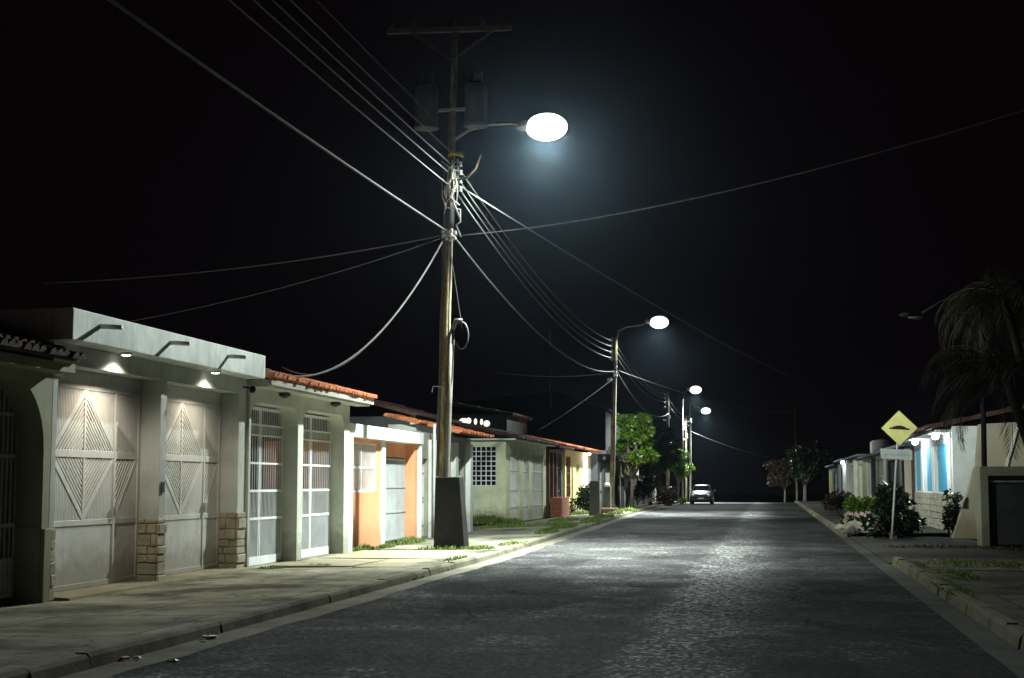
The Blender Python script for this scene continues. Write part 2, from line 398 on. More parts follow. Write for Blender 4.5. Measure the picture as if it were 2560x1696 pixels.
# driveway slabs with their broken edges on the pavement
mb = MB()
for (a, b, c, d) in ((-9.1, -7.6, 25.9, 28.6), (-9.1, -6.3, 28.8, 32.2), (-7.5, -6.2, 25.8, 28.6)):
    mb.prism([(a, c), (b, c+.15), (b+.05, d-.1), (a, d)], 'z', .0, .088)
tag(mb.build('pavement_slab', 'apron'), kind='structure')

# ------------------------------------------------------------------ helpers for houses
def tiles(mb, y0, y1, xe, ze, xr, zr, sp=.19, r=.085, rows=4, seed=1):
    """barrel tiles: rows of overlapping half-round tiles running down the slope toward the eave (xe, ze)"""
    q = random.Random(seed); n = max(1, int((y1-y0)/sp)); k = 5
    d = Vector((xr-xe, 0, zr-ze)); L = d.length; d.normalize(); nv = Vector((-d.z, 0, d.x))
    if nv.z < 0: nv = -nv
    for i in range(n):
        yc = y0+(i+.5)*(y1-y0)/n
        for j in range(rows):
            a = L*j/rows-(0.05 if j else q.uniform(0, .05)); b = L*(j+1)/rows
            jit = q.uniform(-.012, .012); vs = []
            for t, rr, lift in ((a, r, .03), (b, r*.82, .0)):
                for s in range(k+1):
                    an = PI*s/k
                    p = Vector((xe, yc+jit, ze))+d*t+nv*(rr*math.sin(an)+lift); vs.append((p.x, p.y+rr*math.cos(an), p.z))
            fs = [(s, s+1, k+2+s, k+1+s) for s in range(k)]+[tuple(range(k+1))]
            mb.add(vs, fs, False)
        # channel between
    e, rr_ = Vector((xe, 0, ze)), Vector((xr, 0, zr))
    p0 = Vector((xe, y0, ze)); p1 = Vector((xr, y0, zr)); h = nv*.03
    vs = [(p.x, y, p.z) for y in (y0, y1) for p in (p0+d*.04-nv*.03, p1-nv*.03, p1+h, p0+d*.04+h)]
    mb.add(vs, [(0, 1, 2, 3), (7, 6, 5, 4), (0, 4, 5, 1), (1, 5, 6, 2), (2, 6, 7, 3), (3, 7, 4, 0)])
    return mb
def front(mb, xf, th, y0, y1, z0, z1, ops):
    """a street front at x=xf, th thick (sign: inwards), with rectangular openings (ya, yb, za, zb)"""
    y = y0
    for ya, yb, za, zb in sorted(ops):
        if ya > y: mb.box(xf, xf+th, y, ya, z0, z1)
        if za > z0: mb.box(xf, xf+th, ya, yb, z0, za)
        if zb < z1: mb.box(xf, xf+th, ya, yb, zb, z1)
        y = yb
    if y < y1: mb.box(xf, xf+th, y, y1, z0, z1)
    return mb
def shell(mb, xf, th, depth, y0, y1, z0, z1, t=.15):
    """side walls, back wall and ceiling behind a front"""
    s = 1 if th > 0 else -1; xi = xf+th; xb = xf+s*depth
    mb.box(xi, xb, y0, y0+t, z0, z1-.15); mb.box(xi, xb, y1-t, y1, z0, z1-.15)
    mb.box(xb-s*t, xb, y0+t, y1-t, z0, z1-.15); mb.box(xi, xb, y0, y1, z1-.15, z1-.003)
    return mb
def bars(mb, x, y0, y1, z0, z1, sp, w=.018, rails=(), rw=.04, dep=.02):
    n = max(1, int((y1-y0)/sp))
    for i in range(n+1):
        y = y0+(y1-y0)*i/n; mb.box(x-dep/2, x+dep/2, y-w/2, y+w/2, z0, z1)
    for z in rails: mb.box(x-dep*.8, x+dep*.8, y0, y1, z-rw/2, z+rw/2)
    return mb

# ------------------------------------------------------------------ house with the arched iron gate (dark, at the picture's edge)
h = thing('house', (-9.6, 14, 0), 'unlit olive house with dark barred arch beside the grey double gates', 'house', 'terraced houses on the pole side')
mb = MB(); mb.prism([(18.12, 0), (18.12, 3.2), (8, 3.2), (8, 2.95), (17.0, 2.95)]+arc(17.0, 2.05, .93, 90, 0)[1:]+[(17.95, 0)], 'x', -9.85, -9.45)
shell(mb, -9.45, -.4, 8, 8, 18.12, 0, 3.35); mb.build('wall', 'dull', h)
MB().box(-9.452, -9.40, 17.93, 18.125, 0, 1.0).box(-9.86, -9.455, 17.915, 17.948, 0, 1.02).build('dado', 'dull', h, .008)
mb = MB(); tiles(mb, 8, 18.1, -9.02, 3.22, -10.6, 3.75, .2, .09, 5, 3); mb.build('roof', 'oldtile', h)
MB().box(-9.5, -9.12, 8, 18.1, 3.06, 3.18).build('fascia', 'dull', h)
mb = MB(); bars(mb, -9.83, 12.0, 17.9, .12, 2.85, .115, .024, (.14, 1.05, 1.95, 2.5), .05, .024)
mb.box(-9.845, -9.835, 12, 17.9, .12, .62); mb.build('gate', 'gate_lilac', h)

# ------------------------------------------------------------------ house with the two grey diamond gates
h = thing('house', (-9.6, 21.8, 0), 'grey and white house with two diamond-patterned steel gates and long parapet canopy', 'house', 'terraced houses on the pole side')
mb = MB(); front(mb, -9.45, -.37, 18.13, 25.5, 0, 3.5, [(18.27, 21.66, 0, 3.22), (21.9, 25.1, 0, 3.22)])
shell(mb, -9.45, -.37, 8, 18.13, 25.5, 0, 3.5); mb.build('wall', 'greywash', h, .008)
mb = MB(); mb.box(-15, -9.1, 17.95, 25.5, 3.503, 3.93); mb.build('parapet', 'parapet', h, .015)
def stones(mb, xf, xb, y0, y1, z1, seed):
    """split-stone cladding round a pier foot: courses of uneven blocks on the street face and the face toward us"""
    q = random.Random(seed); z = .04
    while z < z1-.05:
        hh = min(q.choice((.13, .16, .19)), z1-z)
        y = y0-.045; e = q.uniform(.02, .06)
        mb.box(xf-.005, xf+e, y0-q.uniform(.03, .06), y1+.01, z+.006, z+hh-.008)
        x = xb
        while x < xf-.01:
            w = q.uniform(.12, .3)
            if xf-(x+w) < .1: w = xf-x-.008
            mb.box(x+.006, x+w-.006, y0-q.uniform(.02, .05), y0+.004, z+.006, z+hh-.008); x += w
        z += hh
    return mb
mb = MB(); stones(mb, -9.45, -9.82, 21.66, 21.9, 1.05, 3); mb.build('stone_cladding', 'stone', h, .012)
mb = MB(); stones(mb, -9.45, -9.82, 25.1, 25.44, 1.08, 4); mb.build('stone_cladding', 'stone', h, .012)
mb = MB(); stones(mb, -9.45, -9.80, 18.18, 18.27, 1.0, 5); mb.build('stone_cladding', 'stone', h, .012)
def diamond_gate(h, y0, y1, leaves, xg=-9.78, zb=.1, zt=3.0):
    """sheet-steel gate: solid foot, ribbed sheet, tall diamonds filled with slanting slats, split by a rail"""
    fr = MB(); sl = MB(); sh = MB(); zr, z1 = 2.02, 1.02
    sh.box(xg-.03, xg, y0, y1, zb, z1)
    sh.box(xg-.03, xg, y0, y1, zt, 3.215)
    for a, b in ((y0, y0+.07), (y1-.07, y1)): fr.box(xg-.02, xg+.014, a, b, zb, zt)
    fr.box(xg-.02, xg+.012, y0+.07, y1-.07, zt-.05, zt); fr.box(xg-.02, xg+.012, y0+.07, y1-.07, z1-.03, z1+.05)
    fr.box(xg-.02, xg+.012, y0+.07, y1-.07, zb, zb+.07)
    for (la, lb, yc, hw, zap) in leaves:
        fr.box(xg-.02, xg+.013, la, lb, zr-.055, zr+.055)
        fr.box(xg-.02, xg+.018, lb-.03, lb+.03, zb, zt)
        zlo = z1+.06
        def zu(y): return zr+.055+(zap-zr-.055)*(1-abs(y-yc)/hw)
        def zl(y): return zr-.055-(zr-.055-zlo)*(1-abs(y-yc)/hw)
        # ribbed sheet outside the diamond
        y = la
        while y < lb-.02:
            ins = abs(y-yc) < hw
            a = zu(y) if ins else zr+.055; b = zl(y) if ins else zr-.055
            for p, q in ((a, zt-.05), (zlo-.01, b)):
                if q-p > .03:
                    sh.box(xg-.02, xg+.002, y, y+.033, p, q)
            y += .046
        # diamond edges and slats
        for sgn in (-1, 1):
            ye = yc+sgn*hw
            if not (la-.3 < ye < lb+.3): continue
            ye_c = min(max(ye, la), lb)
            fr.bar((xg, ye_c, zu(ye_c)), (xg, yc, zap), .06, .02, (1, 0, 0))
            fr.bar((xg, ye_c, zl(ye_c)), (xg, yc, zlo), .06, .02, (1, 0, 0))
            k = .075
            while k < hw-.05:
                yy = ye-sgn*k   # slat starts on the rail here and runs parallel to the edge until the middle post
                if la < yy < lb:
                    s1 = (zap-zr-.055)/hw*(hw-k); s2 = (zr-.055-zlo)/hw*(hw-k)
                    sl.bar((xg-.005, yy, zr+.055), (xg-.005, yc, zr+.055+s1), .034, .016, (1, 0, 0))
                    sl.bar((xg-.005, yy, zr-.055), (xg-.005, yc, zr-.055-s2), .034, .016, (1, 0, 0))
                k += .088
        if la < yc < lb: fr.box(xg-.02, xg+.011, yc-.03, yc+.03, z1+.05, zap)
    MB().box(xg-.075, xg-.06, y0, y1, zb, 3.2).build('gap_shade', 'gate_black', h)  # dark sheet added behind the slats so their gaps look shaded
    g = sh.build('gate', 'gate', h); fr.build('frame', 'gate', g, .004); sl.build('slat', 'gate', g)
    lk = MB(); lk.box(xg+.03, xg+.07, leaves[0][1]-.03, leaves[0][1]+.03, 1.1, 1.26); lk.build('lock', 'steel', g)
    return g
diamond_gate(h, 18.28, 21.65, [(18.36, 20.75, 19.75, .98, 2.96), (20.8, 21.58, 20.8, .72, 2.5)])
diamond_gate(h, 21.91, 25.09, [(21.98, 24.3, 23.3, .93, 2.96), (24.35, 25.0, 24.35, .6, 2.5)])
for y in (18.75, 21.15, 23.6):
    MB().tube([(-9.11, y, 3.76), (-8.78, y, 3.74)], .035, 10).build('water_spout', 'white', h)
for y in (19.95, 23.45):
    d = MB().lathe((-9.26, y, 3.49), [(.075, .01), (.085, .0), (.085, -.02), (.07, -.025)], 16).build('downlight', 'white', h)
    MB().lathe((-9.26, y, 3.463), [(.066, .002), (.066, -.004), (.03, -.012)], 16).build('diffuser', 'downlight', d)
cam_ = MB().tube([(-9.45, 25.3, 3.35), (-9.3, 25.3, 3.33)], .02, 8).build('security_camera', 'gate_black', h)
MB().ell((-9.27, 25.3, 3.30), .06, .06, .07).build('lens', 'black_glass', cam_)
MB().box(-9.45, -9.42, 21.74, 21.82, 1.45, 1.62).build('intercom', 'gate_black', h)
MB().box(-10.4, -10.2, 21.0, 21.2, 3.93, 4.05).build('vent', 'greywash', h)

# ------------------------------------------------------------------ house with the arched white-barred gates and terracotta eave
h = thing('house', (-9.6, 28.8, 0), 'pale house under a terracotta tile eave with two round-cornered barred gates', 'house', 'terraced houses on the pole side')
mb = MB(); ops = [(25.62, 28.34, 0, 3.1), (28.68, 31.62, 0, 3.1)]
front(mb, -9.4, -.4, 25.51, 32.02, 0, 3.5, ops)
for a, b, _, zt in ops:
    for yc, sg in ((a, 1), (b, -1)):
        r = .34; cs = [(yc+sg*r-sg*r*math.sin(math.radians(t)), zt-r+r*math.cos(math.radians(t))) for t in range(0, 91, 15)]
        mb.prism([(yc, zt)]+[(p, q) for p, q in cs], 'x', -9.795, -9.405)
shell(mb, -9.4, -.4, 7, 25.51, 32.02, 0, 3.5); mb.build('wall', 'cream', h, .006)
mb = MB(); tiles(mb, 25.55, 32.7, -8.98, 3.53, -10.3, 3.86, .185, .085, 4, 9); mb.build('roof', 'terracotta', h)
MB().box(-9.4, -9.06, 25.55, 32.5, 3.36, 3.5).build('eave', 'cream', h, .01)
MB().box(-9.06, -9.0, 25.55, 32.62, 3.40, 3.50).build('fascia', 'dirtywall', h, .006)
for a, b, _, zt in ops:
    g = MB(); xg = -9.72
    m_ = (a+b)/2
    fr = MB()
    for y in (a+.03, m_-.04, m_+.04, b-.03): fr.box(xg-.012, xg+.012, y-.02, y+.02, .06, zt-.04)
    for z, w in ((.12, .16), (.92, .05), (1.45, .05), (1.98, .04), (2.52, .04), (2.72, .04), (3.03, .06)): fr.box(xg-.011, xg+.013, a, b, z-w/2, z+w/2)
    gg = fr.build('gate', 'gate_white', h)
    bb = MB()
    for lo, hi, sp in ((.95, 1.42, .075), (1.48, 2.5, .125), (2.75, 3.0, .11)): bars(bb, xg, a+.06, b-.06, lo, hi, sp, .014, (), .04, .009)
    bb.build('bar', 'gate_white', gg)
    MB().box(xg-.012, xg-.004, a+.05, b-.05, 2.55, 2.70).build('top_panel', 'gate_dark', gg)
    pn = MB(); pn.box(xg-.012, xg-.004, a+.05, b-.05, .18, .9)
    y = a+.08
    while y < b-.08: pn.box(xg-.004, xg+.004, y, y+.03, .2, .89); y += .06
    pn.build('panel', 'gate_grey', gg)
MB().box(-11.35, -9.83, 31.80, 31.865, 1.42, 2.55).build('partition', 'orange', h)
MB().box(-16, -9.83, 31.81, 31.865, 0.03, 1.42).box(-16, -11.36, 31.81, 31.865, 1.42, 3.3).box(-11.36, -9.83, 31.81, 31.865, 2.55, 3.3).build('partition_shade', 'darkwall', h)  # dark sheets round the orange stand in for shade behind the gate
MB().box(-15.95, -15.9, 26, 31.8, .03, 3.3).build('back_wall', 'darkwall', h)
cl = MB().lathe((-11.6, 28.4, 3.3), [(.1, .04), (.14, 0), (.1, -.06)], 14).build('ceiling_lamp', 'doorlight', h)
MB().lathe((-9.3, 27.2, 3.3), [(.1, .06), (.12, 0), (.03, -.05)], 14).build('eave_lamp', 'gate_black', h)
MB().lathe((-9.3, 30.6, 3.3), [(.1, .06), (.12, 0), (.03, -.05)], 14).build('eave_lamp', 'gate_black', h)

# ------------------------------------------------------------------ little orange front with white frame
h = thing('house', (-9.6, 35.8, 0), 'bright orange house front framed in white, with one white door', 'house', 'terraced houses on the pole side')
mb = MB()
mb.box(-9.85, -9.60, 32.42, 35.43, 0, 1.38); mb.box(-9.85, -9.60, 35.1, 35.43, 1.38, 2.66); mb.box(-9.85, -9.60, 32.42, 35.1, 2.56, 2.66)
mb.box(-9.86, -9.53, 38.78, 39.08, 0, 2.66); mb.box(-9.86, -9.78, 35.75, 38.78, 2.28, 2.66)
shell(mb, -9.85, -.45, 6, 32.42, 39.2, 0, 2.9); mb.build('wall', 'orange', h, .004)
mb = MB(); mb.box(-10.3, -9.42, 32.05, 39.35, 2.66, 2.97); mb.box(-9.84, -9.42, 32.04, 32.42, 0, 2.66); mb.box(-9.86, -9.54, 35.43, 35.75, 0, 2.66); mb.box(-9.84, -9.45, 39.08, 39.3, 0, 2.66)
mb.build('frame', 'white', h, .012)
w = MB(); bars(w, -9.63, 32.45, 35.08, 1.4, 2.55, .085, .018, (1.41, 1.97, 2.54), .05, .022)
for y in (32.46, 33.75, 35.07): w.box(-9.66, -9.61, y-.03, y+.03, 1.39, 2.56)
w.build('window', 'gate_white', h)
MB().box(-9.76, -9.72, 32.43, 35.1, 1.38, 2.56).build('window_shutter', 'orange', h)
d = MB(); d.box(-9.84, -9.80, 35.76, 38.77, .1, 2.26); y = 35.85
while y < 38.7: d.box(-9.80, -9.788, y, y+.09, .12, 2.25); y += .13
for z in (.14, .85, 1.5, 2.22): d.box(-9.80, -9.775, 35.76, 38.77, z-.03, z+.03)
d.build('door', 'gate_grey', h)

# ------------------------------------------------------------------ dirty grey front with white pilasters, behind the near pole
h = thing('house', (-9.7, 44, 0), 'stained grey house front with slim white pilasters behind the dark slab', 'house', 'terraced houses on the pole side')
mb = MB(); front(mb, -9.75, -.2, 39.4, 47.4, 0, 3.05, [(39.9, 41.2, .1, 2.3), (42.3, 43.9, .1, 2.4), (45.1, 46.3, .1, 2.4)])
shell(mb, -9.75, -.2, 5, 39.4, 47.4, 0, 3.05); mb.build('wall', 'dirtywall', h)
for ya, yb, zt in ((39.9, 41.2, 2.3), (42.3, 43.9, 2.4), (45.1, 46.3, 2.4)):
    g = MB(); g.box(-9.9, -9.87, ya, yb, .1, zt); bars(g, -9.86, ya, yb, .1, zt, .12, .03, (.4, 1.1, 1.2, 1.9, zt-.05), .05)
    g.build('gate', 'gate', h)
for y in (41.5, 44.5, 46.75):
    MB().box(-9.75, -9.58, y-.2, y+.2, .02, 2.85).build('pilaster', 'white', h, .01)
mb = MB(); tiles(mb, 43.0, 48.2, -9.15, 3.1, -10.6, 3.45, .2, .09, 4, 12); mb.build('roof', 'terracotta', h)
mb = MB(); mb.box(-11.2, -10.35, 42.2, 42.9, 3.05, 3.34); mb.build('chimney', 'greywash', h)
mb = MB(); tiles(mb, 42.05, 43.0, -10.2, 3.36, -11.3, 3.62, .2, .09, 3, 5); mb.build('chimney_cap', 'terracotta', h)
MB().tube([(-9.55, 41.2, .1), (-9.55, 41.2, 3.3)], .04, 8).build('drainpipe', 'white', h)

# ------------------------------------------------------------------ pale green house
h = thing('house', (-10.5, 63, 0), 'pale green house with white lattice window in its end wall', 'house', 'terraced houses on the pole side')
mb = MB(); W0, W1 = -11.72, -10.7
mb.box(-16, W0, 57, 57.2, 0, 3.3); mb.box(W1, -10.3, 57, 57.2, 0, 3.3); mb.box(W0, W1, 57, 57.2, 0, 1.5); mb.box(W0, W1, 57, 57.2, 3.05, 3.3)
front(mb, -10.3, -.2, 57.2, 67.5, 0, 3.3, [(58.0, 60.2, .05, 2.75), (61.2, 62.6, .05, 2.75), (63.6, 66.6, .05, 2.85)])
shell(mb, -10.3, -.2, 6, 57.2, 67.5, 0, 3.3); mb.build('wall', 'green', h)
wn = MB(); wn.box(W0, W1, 57.12, 57.13, 1.5, 3.05); wnd = wn.build('window', 'black_glass', h)
lt = MB()
for i in range(6): x = W0+(W1-W0)*i/5; lt.box(x-.017, x+.017, 57.03, 57.07, 1.5, 3.05)
for i in range(9): z = 1.5+1.55*i/8; lt.box(W0, W1, 57.025, 57.075, z-.017, z+.017)
lt.build('lattice', 'gate_white', wnd)
for ya, yb, zt in ((58.0, 60.2, 2.75), (61.2, 62.6, 2.75), (63.6, 66.6, 2.85)):
    g = MB(); g.box(-10.42, -10.38, ya, yb, .05, zt); bars(g, -10.37, ya, yb, .05, zt, .16, .04, (.6, 1.3, 2.1), .06); g.build('gate', 'gate', h)
mb = MB(); tiles(mb, 56.7, 67.8, -9.75, 3.36, -12.5, 4.0, .22, .1, 5, 21); mb.build('roof', 'oldtile', h)
MB().box(-12.4, -9.85, 56.75, 67.7, 3.3, 3.36).build('eave', 'white', h)

# ------------------------------------------------------------------ carport with red-brown posts
h = thing('carport', (-10.3, 69, 0), 'shadowy carport on red-brown posts next to the pale green house', 'carport')
mb = MB(); shell(mb, -10.25, -.1, 6, 67.9, 73.2, 0, 3.2); mb.build('wall', 'darkwall', h)
for y in (68.1, 69.4, 70.6): MB().box(-10.5, -10.22, y-.14, y+.14, .03, 3.05).build('post', 'brown', h, .01)
MB().box(-10.5, -10.2, 67.9, 73.2, 3.05, 3.2).build('beam', 'darkbrown', h)
mb = MB(); bars(mb, -10.45, 68.2, 73.0, .1, 2.4, .16, .03, (.15, 1.2, 2.35), .05); mb.build('gate', 'gate_black', h)
mb = MB(); tiles(mb, 67.9, 73.2, -9.75, 3.25, -12.5, 3.8, .22, .1, 4, 23); mb.build('roof', 'oldtile', h)
mb = MB()
for k in range(8):
    for j in range(9): mb.box(-10.1, -9.55, 67.4+j*.28+(.14 if k % 2 else 0), 67.4+j*.28+.265+(.14 if k % 2 else 0), .02+k*.115, .02+k*.115+.105)
mb.box(-10.08, -9.57, 67.45, 70.0, .02, .9)
tag(mb.build('planter', 'brick'), 'low brick planter in front of the shadowy carport', 'planter')

# ------------------------------------------------------------------ yellow house with lit doorway
h = thing('house', (-10.3, 78, 0), 'yellow house with amber lit window and brightly lit white side bay', 'house', 'terraced houses on the pole side')
mb = MB(); front(mb, -10.2, -.25, 73.3, 84.2, 0, 3.3, [(73.7, 75.2, .9, 2.95), (77.6, 79.0, .7, 2.6), (80.2, 83.9, .05, 3.0)])
shell(mb, -10.2, -.25, 6, 73.3, 84.2, 0, 3.3); mb.build('wall', 'yellow', h)
wn = MB().box(-10.24, -10.215, 73.7, 75.2, .9, 2.95).build('window', 'warmwindow', h)
bb = MB(); bars(bb, -10.2, 73.7, 75.2, .9, 2.95, .14, .035, (.92, 1.5, 2.1, 2.93), .06); bb.build('grille', 'brown', wn)
wn = MB().box(-10.40, -10.37, 77.6, 79.0, .7, 2.6).build('window', 'gate_white', h)
MB().box(-10.23, -10.19, 80.2, 83.9, .05, 3.0).build('bay', 'white', h)
mb = MB(); tiles(mb, 73.3, 84.6, -9.6, 3.36, -12.5, 4.0, .22, .1, 5, 27); mb.build('roof', 'terracotta', h)
MB().lathe((-9.95, 81.2, 3.22), [(.08, .06), (.13, 0), (.07, -.08)], 12).build('eave_lamp', 'doorlight', h)

# ------------------------------------------------------------------ slate house further on, then the fenced lots
h = thing('house', (-10, 90, 0), 'dark slate house with grey columns beyond the lit white bay', 'house', 'terraced houses on the pole side')
mb = MB(); front(mb, -9.9, -.3, 84.9, 94, 0, 3.3, [(86, 88, .05, 2.8), (89, 92.5, .05, 2.8)]); shell(mb, -9.9, -.3, 6, 84.9, 94, 0, 3.3); mb.build('wall', 'darkwall', h)
for ya, yb in ((86, 88), (89, 92.5)):
    g = MB(); bars(g, -10.05, ya, yb, .05, 2.8, .15, .04, (.1, 1.0, 2.7), .06); g.build('gate', 'gate', h)
MB().box(-10.4, -9.4, 84.8, 94.2, 3.3, 3.5).build('roof', 'darkwall', h)
MB().ell((-9.75, 87, 3.1), .1, .1, .13).build('wall_lamp', 'porcelain', h)
h = thing('garden_wall', (-9.3, 105, 0), 'low dark block wall overgrown beneath the leafy street trees', 'wall')
MB().box(-9.5, -9.3, 94.4, 122, -.05, 1.9).build('wall', 'back', h)
for y in (94.5, 99, 104, 109, 114, 119): MB().box(-9.58, -9.22, y, y+.35, -.05, 2.15).build('pier', 'dirtywall', h)
for nm, y, lab in (('house', 104, 'shuttered house glimpsed between tree trunks, with pale lit columns'),):
    h = thing(nm, (-11.5, y, 0), lab, 'house', 'terraced houses on the pole side')
    mb = MB(); front(mb, -10.6, -.2, 97, 120, 0, 3.2, [(99, 102, .1, 2.6), (104, 107, .1, 2.6), (110, 114, .1, 2.6)]); shell(mb, -10.6, -.2, 5, 97, 120, 0, 3.2); mb.build('wall', 'dirtywall', h)
    for y in (103, 108, 109, 115): MB().box(-10.6, -10.35, y-.2, y+.2, 0, 3.0).build('column', 'yellow', h)
    mb = MB(); tiles(mb, 97, 120, -10.1, 3.25, -12.5, 3.9, .3, .14, 3, 29); mb.build('roof', 'oldtile', h)

# ------------------------------------------------------------------ buildings behind the terrace
h = thing('hall', (-18.4, 116, 0), 'large unlit gabled hall rising behind the tiled roofs', 'building')
MB().prism([(-24.2, 0), (-24.2, 7.8), (-15.8, 8.5), (-12.2, 7.1), (-12.2, 0)], 'y', 110, 128).build('wall', 'hall_dark', h)
mb = MB(); mb.bar((-24.6, 119, 7.9), (-15.8, 119, 8.63), .12, 18.6, (0, 1, 0)); mb.bar((-15.8, 119, 8.63), (-11.9, 119, 7.12), .12, 18.6, (0, 1, 0))
mb.build('roof', 'darkwall', h)
tag(MB().tube([(-16.4, 112, 0), (-16.4, 109.8, 8.3), (-16.4, 109.8, 13.2)], [.05, .05, .03], 6).build('antenna_mast', 'steel'), 'thin antenna mast standing up against the unlit hall', 'mast')
h = thing('house', (-15, 72, 0), 'rear house with a row of glowing round openings under its eave', 'house')
MB().box(-20, -12.6, 70, 76, 0, 4.95).build('wall', 'back', h)
mb = MB()
tiles(mb, 70, 76, -12.3, 4.9, -16, 5.6, .25, .11, 4, 31); mb.build('roof', 'oldtile', h)
for x, w, z in ((-14.75, .30, 4.62), (-14.5, .16, 4.64), (-14.16, .10, 4.60), (-13.86, .09, 4.58), (-13.6, .2, 4.5)):
    MB().ell((x, 69.98, z), w*.8, .03, .15).build('lit_opening', 'ventlight', h)
h = thing('house', (-14, 52, 0), 'unlit two-storey rear house with tiled roof edge behind the near lamp pole', 'house')
mb = MB(); mb.box(-20, -12.2, 49, 56, 0, 3.9); mb.build('wall', 'back', h)
mb = MB(); tiles(mb, 48.6, 56, -11.9, 3.9, -15, 4.75, .22, .1, 4, 33); mb.build('roof', 'oldtile', h)
MB().box(-12.2, -12.05, 48.9, 49.05, .0, 3.9).build('drainpipe', 'white', h)

# ------------------------------------------------------------------ lights
def lamp_light(name, loc, power, size=.12):
    """street-lamp distribution: a batwing thrown along the street, cut off just under the horizontal"""
    L = bpy.data.lights.new(name, 'POINT'); L.energy = power*.06; L.color = (1, 1, 1); L.shadow_soft_size = size; L.use_nodes = True
    nt = L.node_tree; nt.nodes.clear()
    o = nt.nodes.new('ShaderNodeOutputLight'); e = nt.nodes.new('ShaderNodeEmission'); nt.links.new(e.outputs[0], o.inputs[0])
    e.inputs[0].default_value = (.90, 1.0, .945, 1)
    tc = nt.nodes.new('ShaderNodeNewGeometry'); s = nt.nodes.new('ShaderNodeSeparateXYZ'); nt.links.new(tc.outputs['Incoming'], s.inputs[0])
    def mth(op, a, b=None, c=None):
        n = nt.nodes.new('ShaderNodeMath'); n.operation = op
        for i, v in enumerate((a, b, c)):
            if v is None: continue
            if isinstance(v, (int, float)): n.inputs[i].default_value = v
            else: nt.links.new(v, n.inputs[i])
        return n.outputs[0]
    cz = mth('MULTIPLY', s.outputs[2], LSIGN)
    r = ramp(nt, cz, [(.0, g3(.0002)), (.06, g3(.002)), (.12, g3(.03)), (.17, g3(.10)), (.22, g3(.25)), (.30, g3(.50)), (.36, g3(.56)), (.44, g3(.44)), (.54, g3(.26)), (.68, g3(.31)), (.84, g3(.82)), (1.0, g3(1.1))])
    sn = mth('SQRT', mth('SUBTRACT', 1.0, mth('MULTIPLY', cz, cz)))
    ay = mth('ABSOLUTE', s.outputs[1])
    lat = mth('MAXIMUM', mth('SUBTRACT', 1.0, mth('MULTIPLY', mth('SUBTRACT', sn, ay), 1.35)), .10)
    lat = mth('MULTIPLY', lat, mth('SUBTRACT', 1.0, mth('MULTIPLY', mth('MAXIMUM', mth('MULTIPLY', s.outputs[0], -LSIGN), 0.0), .35)))
    cut = nt.nodes.new('ShaderNodeMapRange'); cut.inputs[1].default_value = .20; cut.inputs[2].default_value = .34
    nt.links.new(mth('ADD', cz, mth('MULTIPLY', ay, .34)), cut.inputs[0]); lat = mth('MULTIPLY', lat, cut.outputs[0])
    st = mth('MULTIPLY', mth('MULTIPLY', r.outputs[0], lat), 1.0/.06)
    nt.links.new(st, e.inputs[1])
    ob = bpy.data.objects.new(name, L); COL.objects.link(ob); ob.location = loc; return ob
LSIGN = -1.0
def point(name, loc, power, color, size=.08, spot=None):
    L = bpy.data.lights.new(name, 'SPOT' if spot else 'POINT'); L.energy = power; L.color = color; L.shadow_soft_size = size
    if spot: L.spot_size = math.radians(spot); L.spot_blend = .8
    ob = bpy.data.objects.new(name, L); COL.objects.link(ob); ob.location = loc; return ob
for y in (19.95, 23.45): point('downlight_glow', (-9.21, y, 3.42), 150 if y < 21 else 100, (1, .88, .72), .05, 150)
point('carport_glow', (-11.6, 28.4, 3.1), 14, (1, .9, .75), .12)
point('eave_glow', (-9.9, 81.6, 2.95), 170, (1, .86, .66), .1)

# ------------------------------------------------------------------ utility poles with lamps
def lean(x0, x1, z0, z1): return lambda z: x0+(x1-x0)*(z-z0)/(z1-z0)
def lamp_head(p, c, s=1.0, lit=True):
    """cobra-head luminaire with a lens, oversized when lit; c is the middle of the lens rim"""
    x, y, z = c
    hd = MB().ell((x-.42*s, y, z+.05), .30*s, .20*s, .13*s, 20, 8).build('lamp_head', 'steel' if lit else 'matt_black', p)
    if lit: MB().ell((x+.02, y, z-.005), .50*s, .42*s, .33*s, 24, 14).build('lens', 'lens', hd)  # lit lens swollen to the size of the lamp's glare
    else: MB().ell((x+.02, y, z-.005), .38*s, .2*s, .12*s, 16, 6, -1, 0).build('lens', 'gate_black', hd)
    return hd
def spool_rack(p, x, y, zs, dx=-.16, mat='porcelain'):
    rk = MB()
    rk.box(x+dx*.5-.015, x+dx*.5+.015, y-.03, y+.03, zs[0]-.12, zs[-1]+.12)
    r = rk.build('insulator_rack', 'steel', p)
    for z in zs:
        sp = MB(); sp.lathe((x+dx, y, z), [(.05, -.05), (.03, -.02), (.03, .02), (.05, .05)], 10)
        sp.box(x+dx, x, y-.012, y+.012, z+.05, z+.062); sp.box(x+dx, x, y-.012, y+.012, z-.062, z-.05)
        sp.build('spool', mat, r)
    return r
